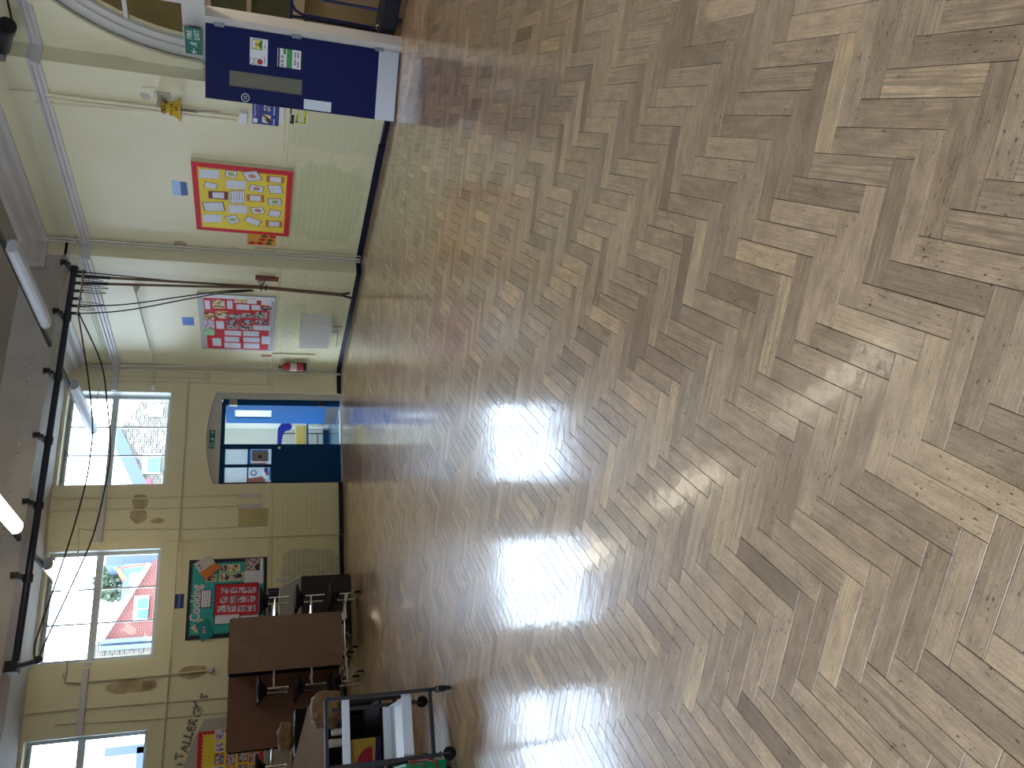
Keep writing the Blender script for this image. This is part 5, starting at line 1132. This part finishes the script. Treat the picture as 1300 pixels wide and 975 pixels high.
# dark slatted cupboard with sloping pale hood
kb = thing('slatted_cupboard', 'dark slatted cupboard with pale sloping hood standing against the back wall', 'cupboard', (2.75, 13.2, 0))
cx0, cx1, cyf, cyb = 2.10, 3.12, 12.98, 13.72
for z in [0.02 + 0.107 * i for i in range(7)]: make('slat', MB().box(cx0, cx1, cyf, cyf + 0.02, z, z + 0.102), mat('dark_slat', (0.022, 0.020, 0.026), 0.5, var=0.3, vscale=6), kb, bevel=0.003)
make('carcass', MB().box(cx0 + 0.005, cx1 - 0.004, cyf + 0.02, cyb, 0.01, 0.765), mat('dark_carcass', (0.015, 0.015, 0.02), 0.5), kb)
hd = MB(); hv = [(cx0, cyf, 0.77), (cx1, cyf, 0.77), (cx1, cyb, 0.77), (cx0, cyb, 0.77), (cx0, cyf + 0.03, 1.10), (cx1 - 0.16, cyf + 0.03, 1.10), (cx1 - 0.16, cyb, 1.10), (cx0, cyb, 1.10)]
hd.add(hv, [(0, 1, 2, 3), (4, 5, 6, 7), (0, 1, 5, 4), (1, 2, 6, 5), (2, 3, 7, 6), (3, 0, 4, 7)]); make('hood', hd, mat('pale_grey_hood', (0.34, 0.35, 0.34), 0.45), kb, bevel=0.006)
make('hood_trim', MB().tube([(cx1, cyf, 0.775), (cx1 - 0.16, cyf + 0.03, 1.10)], 0.008, 6).tube([(cx1 - 0.16, cyf + 0.03, 1.10), (cx0, cyf + 0.03, 1.10)], 0.006, 6), white, kb)

# ============================================================ FRAME TROLLEY AND GOODS BEHIND
tl = thing('frame_trolley', 'dark steel frame trolley with white metal rails at lower left', 'trolley', (0.38, 6.9, 0))
fmt = mat('dark_grey_tube', (0.035, 0.035, 0.042), 0.4)
def bar(p, q, w=0.014):
    p, q = Vector(p), Vector(q); d = (q - p).normalized(); up = Vector((0, 0, 1)) if abs(d.z) < 0.9 else Vector((0, 1, 0)); s = d.cross(up).normalized() * w; u_ = s.cross(d).normalized() * w
    vs = [p + s + u_, p - s + u_, p - s - u_, p + s - u_, q + s + u_, q - s + u_, q - s - u_, q + s - u_]
    return MB().add(vs, [(0, 1, 2, 3), (4, 5, 6, 7), (0, 1, 5, 4), (1, 2, 6, 5), (2, 3, 7, 6), (3, 0, 4, 7)])
TX0, TX1, TY0, TY1 = 0.145, 0.612, 6.45, 7.40
fm = MB()
for x in (TX0, TX1): make('post', bar((x, TY1, 0.10), (x, TY1, 0.84)), fmt, tl)
for p, q in (((TX1, TY0, 0.12), (TX1, TY0, 0.96)), ((TX0, TY0, 0.12), (TX0, TY0, 0.96)), ((TX0, TY0, 0.96), (TX1, TY0, 0.96)), ((TX0, TY0, 0.17), (TX1, TY0, 0.17))):
    b_ = bar(p, q); fm.add(b_.v, b_.f)
make('frame', fm, fmt, tl, bevel=0.002)
wr = mat('white_enamel_rail', (0.66, 0.70, 0.76), 0.35)
make('upper_rail', MB().box(TX0, TX1 - 0.014, TY0 - 0.012, TY0 + 0.012, 0.79, 0.845), wr, tl)
tr_ = MB().box(TX0 + 0.01, TX1 - 0.01, TY0, TY0 + 0.008, 0.325, 0.395).box(TX0 + 0.01, TX1 - 0.01, TY1 - 0.01, TY1, 0.33, 0.40).box(TX0 + 0.01, TX0 + 0.02, TY0, TY1, 0.325, 0.36).box(TX1 - 0.03, TX1 - 0.02, TY0, TY1, 0.325, 0.36).box(TX0 + 0.01, TX1 - 0.02, TY0, TY1, 0.318, 0.325)
make('lower_tray', tr_, wr, tl, bevel=0.002)
for x, y, ax in ((TX1, TY0, (1, 0.1, 0)), (TX0, TY0, (0.35, -1, 0)), (TX1 - 0.0, TY1, (0.5, 1, 0)), (TX0, TY1, (0.5, 1, 0))):
    c_ = make('caster', MB().lathe(Vector((x, y, 0.05)) - Vector(ax).normalized() * 0.013, ax, [(0, 0.030), (0.003, 0.05), (0.023, 0.05), (0.026, 0.030)], 20), plastic_blk, tl, smooth=True)
    a_ = Vector(ax).normalized()
    mb = MB()
    for sg in (-1, 1):
        b_ = bar(Vector((x, y, 0.05)) + a_ * sg * 0.019, Vector((x, y, 0.12)) + a_ * sg * 0.019, 0.006); mb.add(b_.v, b_.f)
    mb.lathe((x, y, 0.115), (0, 0, 1), [(0, 0.026), (0.012, 0.026)], 12)
    make('fork', mb, mat('caster_fork', (0.09, 0.09, 0.10), 0.4, 0.5), c_)
# green crate with red wire handle
gt = thing('green_crate', 'bright green plastic crate at the lower left corner beside the trolley', 'crate', (-0.15, 6.95, 0))
grn = mat('bright_green_plastic', (0.0, 0.28, 0.10), 0.35)
gg = MB().box(-0.42, 0.115, 6.60, 6.62, 0.055, 0.36).box(-0.42, 0.115, 7.2, 7.22, 0.055, 0.36).box(0.095, 0.115, 6.62, 7.2, 0.055, 0.36).box(-0.42, -0.40, 6.62, 7.2, 0.055, 0.36).box(-0.42, 0.115, 6.6, 7.22, 0.05, 0.06)
make('crate_body', gg, grn, gt, bevel=0.004)
for x in (-0.38, 0.05):
    for y in (6.66, 7.15): make('caster', MB().lathe((x - 0.01, y, 0.026), (1, 0, 0), [(0, 0.025), (0.02, 0.025)], 12), plastic_blk, gt)
make('crate_handle', MB().tube([(0.128, 6.60, 0.34), (0.128, 6.60, 0.20), (0.10, 6.575, 0.13), (-0.15, 6.575, 0.13)], 0.010, 8).tube([(0.10, 6.575, 0.34), (0.10, 6.575, 0.22), (-0.2, 6.575, 0.22)], 0.006, 6), mat('red_wire', (0.45, 0.02, 0.03), 0.35), gt, smooth=True)
# black open stand with goods
bs = thing('goods_stand', 'black open metal stand behind the frame trolley', 'stand', (0.3, 9.2, 0))
for x in (-0.75, 0.78):
    for y in (8.60, 10.05): make('leg', bar((x, y, 0.0), (x, y, 0.56), 0.02), blackm, bs)
for y in (8.60, 10.05): make('crossbar', bar((-0.75, y, 0.10), (0.78, y, 0.10), 0.016), blackm, bs)
make('stand_top', MB().box(-0.80, 0.83, 8.55, 10.12, 0.56, 0.59), edge, bs); make('shade_panel', MB().box(-0.78, 0.80, 10.03, 10.05, 0.02, 0.56), edge, bs); make('stand_shelf', MB().box(-0.76, 0.79, 8.62, 10.02, 0.23, 0.25), edge, bs)  # black panel at the rear is added for the shade under the goods
yx = thing('toy_box', 'yellow box with large red disc on the black stand shelf', 'box', (0.3, 8.65, 0.25))
make('carton', MB().box(-0.05, 0.425, 8.60, 8.98, 0.252, 0.545), mat('mustard_card', (0.48, 0.32, 0.05), 0.6), yx, bevel=0.004)
make('red_disc', MB().prism(FX(8.599), [(0.13 + 0.215 * math.cos(t), 0.34 + 0.17 * math.sin(t)) for t in [math.pi * k_ / 20 for k_ in range(21)]], 0, 0.001), mat('crimson_print', (0.33, 0.005, 0.03), 0.6), yx)
make('navy_band', MB().prism(FX(8.598), [(-0.05, 0.253), (0.425, 0.253), (0.425, 0.30), (-0.05, 0.34)], 0, 0.001), mat('navy_print', (0.01, 0.01, 0.10), 0.6), yx)
# cardboard sheet lying over the goods
cs_ = MB(); n_ = 8; top = []; 
A0, A1, A2, A3 = Vector((0.72, 9.10, 0.745)), Vector((-0.65, 9.25, 0.76)), Vector((-0.65, 10.0, 1.30)), Vector((0.90, 10.0, 0.865))
for i in range(n_ + 1):
    for j_ in range(n_ + 1):
        s, t = i / n_, j_ / n_; top.append(A0.lerp(A1, s).lerp(A3.lerp(A2, s), t))
vs = top + [p - Vector((0, 0, 0.012)) for p in top]; m1 = (n_ + 1) ** 2; fs = []
for i in range(n_):
    for j_ in range(n_):
        a = i * (n_ + 1) + j_; fs += [(a, a + n_ + 1, a + n_ + 2, a + 1), (m1 + a, m1 + a + 1, m1 + a + n_ + 2, m1 + a + n_ + 1)]
for i in range(n_):
    for a, b in ((i, i + 1), (n_ * (n_ + 1) + i, n_ * (n_ + 1) + i + 1), (i * (n_ + 1), (i + 1) * (n_ + 1)), (i * (n_ + 1) + n_, (i + 1) * (n_ + 1) + n_)): fs.append((a, b, m1 + b, m1 + a))
cs_.add(vs, fs); o = make('cardboard_sheet', cs_, mat('brown_cardboard', (0.20, 0.13, 0.085), 0.9, spec=0.1, var=0.12, vscale=2), smooth=True); tag(o, 'large brown cardboard sheet leaning over the goods behind the trolley', 'cardboard')
o = make('storage_box', MB().box(-0.6, 0.60, 9.35, 10.0, 0.59, 0.735), edge, bevel=0.01); tag(o, 'flat black box under the cardboard sheet on the stand', 'box')
def crumple(name, c, sx, sy, sz, label, seed, m_):
    b = bmesh.new(); bmesh.ops.create_icosphere(b, subdivisions=4, radius=1); rr_2 = random.Random(seed)
    from mathutils import noise as NZ
    for v in b.verts:
        p = v.co.copy(); q = Vector((math.copysign(abs(p.x) ** 0.55, p.x), math.copysign(abs(p.y) ** 0.55, p.y), math.copysign(abs(p.z) ** 0.6, p.z)))
        d = NZ.noise(p * 2.2 + Vector((seed, 0, 0))) * 0.22 + NZ.noise(p * 5.5 + Vector((0, seed, 0))) * 0.10
        v.co = Vector((q.x * sx, q.y * sy, q.z * sz)) * (1 + d)
    zmin = min(v.co.z for v in b.verts); me = bpy.data.meshes.new(name)
    for v in b.verts: v.co.z -= zmin
    b.to_mesh(me); b.free(); me.materials.append(m_); o_ = bpy.data.objects.new(name, me); C.objects.link(o_); o_.location = c; return tag(o_, label, 'bag')
kraft = mat('kraft_paper', (0.25, 0.155, 0.075), 0.8, var=0.25, vscale=9)
crumple('paper_bag', (0.74, 8.80, 0.59), 0.17, 0.14, 0.15, 'crumpled brown paper bag at front corner of the black stand', 3, kraft)
crumple('paper_bag', (0.62, 10.35, 1.0), 0.15, 0.10, 0.09, 'small torn brown paper bag behind the cardboard sheet', 8, kraft)
mb = MB().box(0.40, 0.90, 10.20, 10.55, 0.0, 1.0); o = make('carton', mb, edge, bevel=0.01); tag(o, 'tall black carton behind the stand carrying a torn paper bag', 'carton')
for i, (x, r_) in enumerate(((0.52, 0.035), (0.42, 0.04))):
    o = make('canister', MB().lathe((x, 8.75 + i * 0.01, 0.59), (0, 0, 1), [(0, r_), (0.12 + 0.03 * i, r_), (0.13 + 0.03 * i, r_ * 0.8)], 18), mat('pale_canister', (0.55, 0.54, 0.55), 0.25, 0.3), smooth=True)
    tag(o, ('smaller' if i == 0 else 'larger') + ' pale metal canister on the black stand beside the paper bag', 'canister')

# ============================================================ OUTSIDE
struct('ground_outside', MB().box(-40, 60, 14.4, 60, -0.6, -0.5), mat('pale_ground', (0.35, 0.34, 0.33), 0.9))
def brickwall(name, c1, c2, mortar, sc_=1.0):
    m = bpy.data.materials.new(name); m.use_nodes = True; nt = m.node_tree; p = nt.nodes['Principled BSDF']
    tc = nt.nodes.new('ShaderNodeTexCoord'); mp = nt.nodes.new('ShaderNodeMapping'); mp.inputs['Rotation'].default_value = (math.radians(90), 0, 0)
    b = nt.nodes.new('ShaderNodeTexBrick'); b.inputs['Color1'].default_value = (*c1, 1); b.inputs['Color2'].default_value = (*c2, 1); b.inputs['Mortar'].default_value = (*mortar, 1)
    b.inputs['Scale'].default_value = sc_; b.inputs['Brick Width'].default_value = 0.22; b.inputs['Row Height'].default_value = 0.075; b.inputs['Mortar Size'].default_value = 0.008
    nt.links.new(tc.outputs['Object'], mp.inputs[0]); nt.links.new(mp.outputs[0], b.inputs[0]); nt.links.new(b.outputs[0], p.inputs['Base Color']); p.inputs['Roughness'].default_value = 0.9; MATS[name] = m; return m
stoneb = brickwall('yellow_stock_brick', (0.15, 0.12, 0.08), (0.05, 0.042, 0.035), (0.22, 0.20, 0.17), 1.4); redb = brickwall('red_brick', (0.17, 0.040, 0.030), (0.14, 0.042, 0.032), (0.26, 0.14, 0.12), 1.5)
greyroof = mat('blue_grey_slate', (0.06, 0.08, 0.13), 0.6); wtrim = mat('white_trim', (0.7, 0.72, 0.72), 0.5); skyglass = mat('blue_reflective_glass', (0.05, 0.14, 0.22), 0.1)
h1 = thing('gabled_house', 'yellow stock brick gabled house seen through the right window', 'house', (9.5, 24, -0.5))
g1 = [(8.2, -0.5), (7.984, 4.463), (9.435, 5.171), (10.379, 4.695), (11.2, 4.4), (11.2, -0.5)]
make('gable_wall', MB().prism(FX(22), g1, -5, 0), stoneb, h1)
pA, pB = Vector((9.529, 5.219)), Vector((7.871, 4.415)); dd = (pB - pA); nn = Vector((-dd.y, dd.x)).normalized() * 0.16
make('verge', MB().prism(FX(21.9), [tuple(pA + nn), tuple(pB + nn), tuple(pB - nn), tuple(pA - nn)], -5.2, 0), greyroof, h1)
q0, q1 = (8.854, 4.448), (8.275, 3.991)
wf = make('window_frame', MB().rect(FX(21.97), q0, q1, 0, 0.03), wtrim, h1); q0, q1 = (8.741, 4.316), (8.302, 3.989)
make('window_pane', MB().rect(FX(21.93), q0, q1, 0, 0.01), skyglass, h1)
q0, q1 = (10.336, 4.397), (9.975, 4.045); make('white_panel', MB().rect(FX(21.96), q0, q1, 0, 0.02), wtrim, h1)
c_ = (8.034, 4.263); make('alarm_box', MB().rect(FX(21.96), (c_[0] - 0.07, c_[1] - 0.08), (c_[0] + 0.07, c_[1] + 0.08), 0, 0.05), mat('alarm_red', (0.6, 0.03, 0.05), 0.5), h1)
h2 = thing('brick_house', 'red brick house with sloping gable seen through the middle window', 'house', (4.5, 22, -0.5))
make('gable_wall', MB().prism(FX(22), [(6.2, -0.5), (6.2, 3.6), (5.762, 4.100), (3.921, 5.019), (3.9, -0.5)], -5, 0), redb, h2)
make('side_wall', MB().prism(FX(21.9), [(3.958, 5.023), (3.573, 5.293), (3.35, -0.5), (3.95, -0.5)], -5, 0), stoneb, h2)
q0, q1 = (4.978, 4.345), (4.371, 4.007); make('window_frame', MB().rect(FX(21.97), q0, q1, 0, 0.05), wtrim, h2)
q0, q1 = (4.903, 4.261), (4.654, 4.024); make('window_pane', MB().rect(FX(21.9), q0, q1, 0, 0.01), skyglass, h2); q0, q1 = (4.628, 4.239), (4.400, 4.004); make('window_pane', MB().rect(FX(21.9), q0, q1, 0, 0.01), skyglass, h2)
mb = MB()
for yy in (813, 821): pass
for p in ((3.884, 4.612), (3.734, 4.599)): mb.tube([(p[0], 21.83, -0.5), (p[0], 21.83, 5.0)], 0.06, 8)
make('downpipe', mb, mat('blue_grey_pipe', (0.10, 0.14, 0.26), 0.5), h2)
pA, pB = Vector((5.775, 4.054)), Vector((3.903, 5.003)); dd = pB - pA; nn = Vector((-dd.y, dd.x)).normalized() * 0.05
make('verge', MB().prism(FX(21.9), [tuple(pA + nn), tuple(pB + nn), tuple(pB - nn), tuple(pA - nn)], 0.0, 0.08), wtrim, h2)
h3 = thing('dormer_building', 'blue grey roofed building with orange gutter behind the red brick house', 'house', (9.2, 32, -0.5))
q0, q1 = (8.926, 6.750), (8.439, 5.232); q2 = (7.189, 5.932)
make('roof', MB().rect(FX(32), q0, (q1[0], -0.5), -6, 0), greyroof, h3)
q3, q4 = (8.453, 6.083), (7.115, 5.069); make('dormer_wall', MB().rect(FX(31.9), q3, q4, -6, 0), mat('blue_render', (0.12, 0.22, 0.36), 0.6), h3)
q3, q4 = (8.064, 5.851), (7.626, 5.284); make('dormer_window', MB().rect(FX(31.8), q3, q4, 0, 0.05), wtrim, h3)
pA, pB = Vector((8.234, 6.250)), Vector((8.360, 5.197)); make('gutter', MB().prism(FX(31.7), [(pA.x, pA.y - 0.14), (pB.x, pB.y - 0.14), (pB.x, pB.y + 0.14), (pA.x, pA.y + 0.14)], 0, 0.15), mat('orange_red_gutter', (0.50, 0.10, 0.04), 0.5), h3)
pC = Vector((7.786, 6.000)); dd = pC - pA; nn = Vector((-dd.y, dd.x)).normalized() * 0.08
make('gutter_end', MB().prism(FX(31.7), [tuple(pA + nn), tuple(pC + nn), tuple(pC - nn), tuple(pA - nn)], 0, 0.15), MATS['orange_red_gutter'], h3)
# tree beyond the roof
tc_ = (8.307, 6.659)
def tree(name, x, y, z, r, label):
    t = thing(name, label, 'tree', (x, y, -0.5)); rr = random.Random(4); mb = MB()
    for i in range(900):
        d = Vector((rr.gauss(0, 1), rr.gauss(0, 1), rr.gauss(0, 1))).normalized() * r * rr.uniform(0.4, 1) ** 0.5; c = Vector((x, y, z)) + d
        u_ = Vector((rr.gauss(0, 1), rr.gauss(0, 1), rr.gauss(0, 1))).normalized() * 0.12; w_ = u_.cross(Vector((rr.random(), rr.random(), 1))).normalized() * 0.08
        mb.add([c - u_, c + w_, c + u_, c - w_], [(0, 1, 2, 3)])
    mb.flat = True
    o_ = make('leaves', mb, mat('olive_leaf', (0.09, 0.11, 0.06), 0.8), t); o_['kind'] = 'stuff'
    make('trunk', MB().tube([(x, y, -0.5), (x + 0.1, y, z * 0.6), (x, y, z)], [0.2, 0.15, 0.08], 8), mat('bark', (0.08, 0.06, 0.04), 0.9), t)
tree('roof_tree', tc_[0], 34, tc_[1], 0.75, 'small round dark tree beyond the blue grey roof')
q0, q1 = (1.678, 4.993), (0.651, 4.216)
h4 = thing('pale_building', 'pale building with blue grey roof seen through the left window', 'house', (0.6, 24, -0.5))
make('wall', MB().rect(FX(24), (q0[0], -0.5), (-1.6, q0[1]), -5, 0), wtrim, h4)
q5, q6 = (1.632, 4.957), (1.427, 4.250); make('roof_edge', MB().rect(FX(23.9), q5, (q6[0], 2.0), 0, 0.1), greyroof, h4)
q5, q6 = (1.574, 4.427), (1.006, 4.216); make('cladding', MB().rect(FX(23.9), (q5[0], 3.0), q6, 0, 0.1), greyroof, h4)
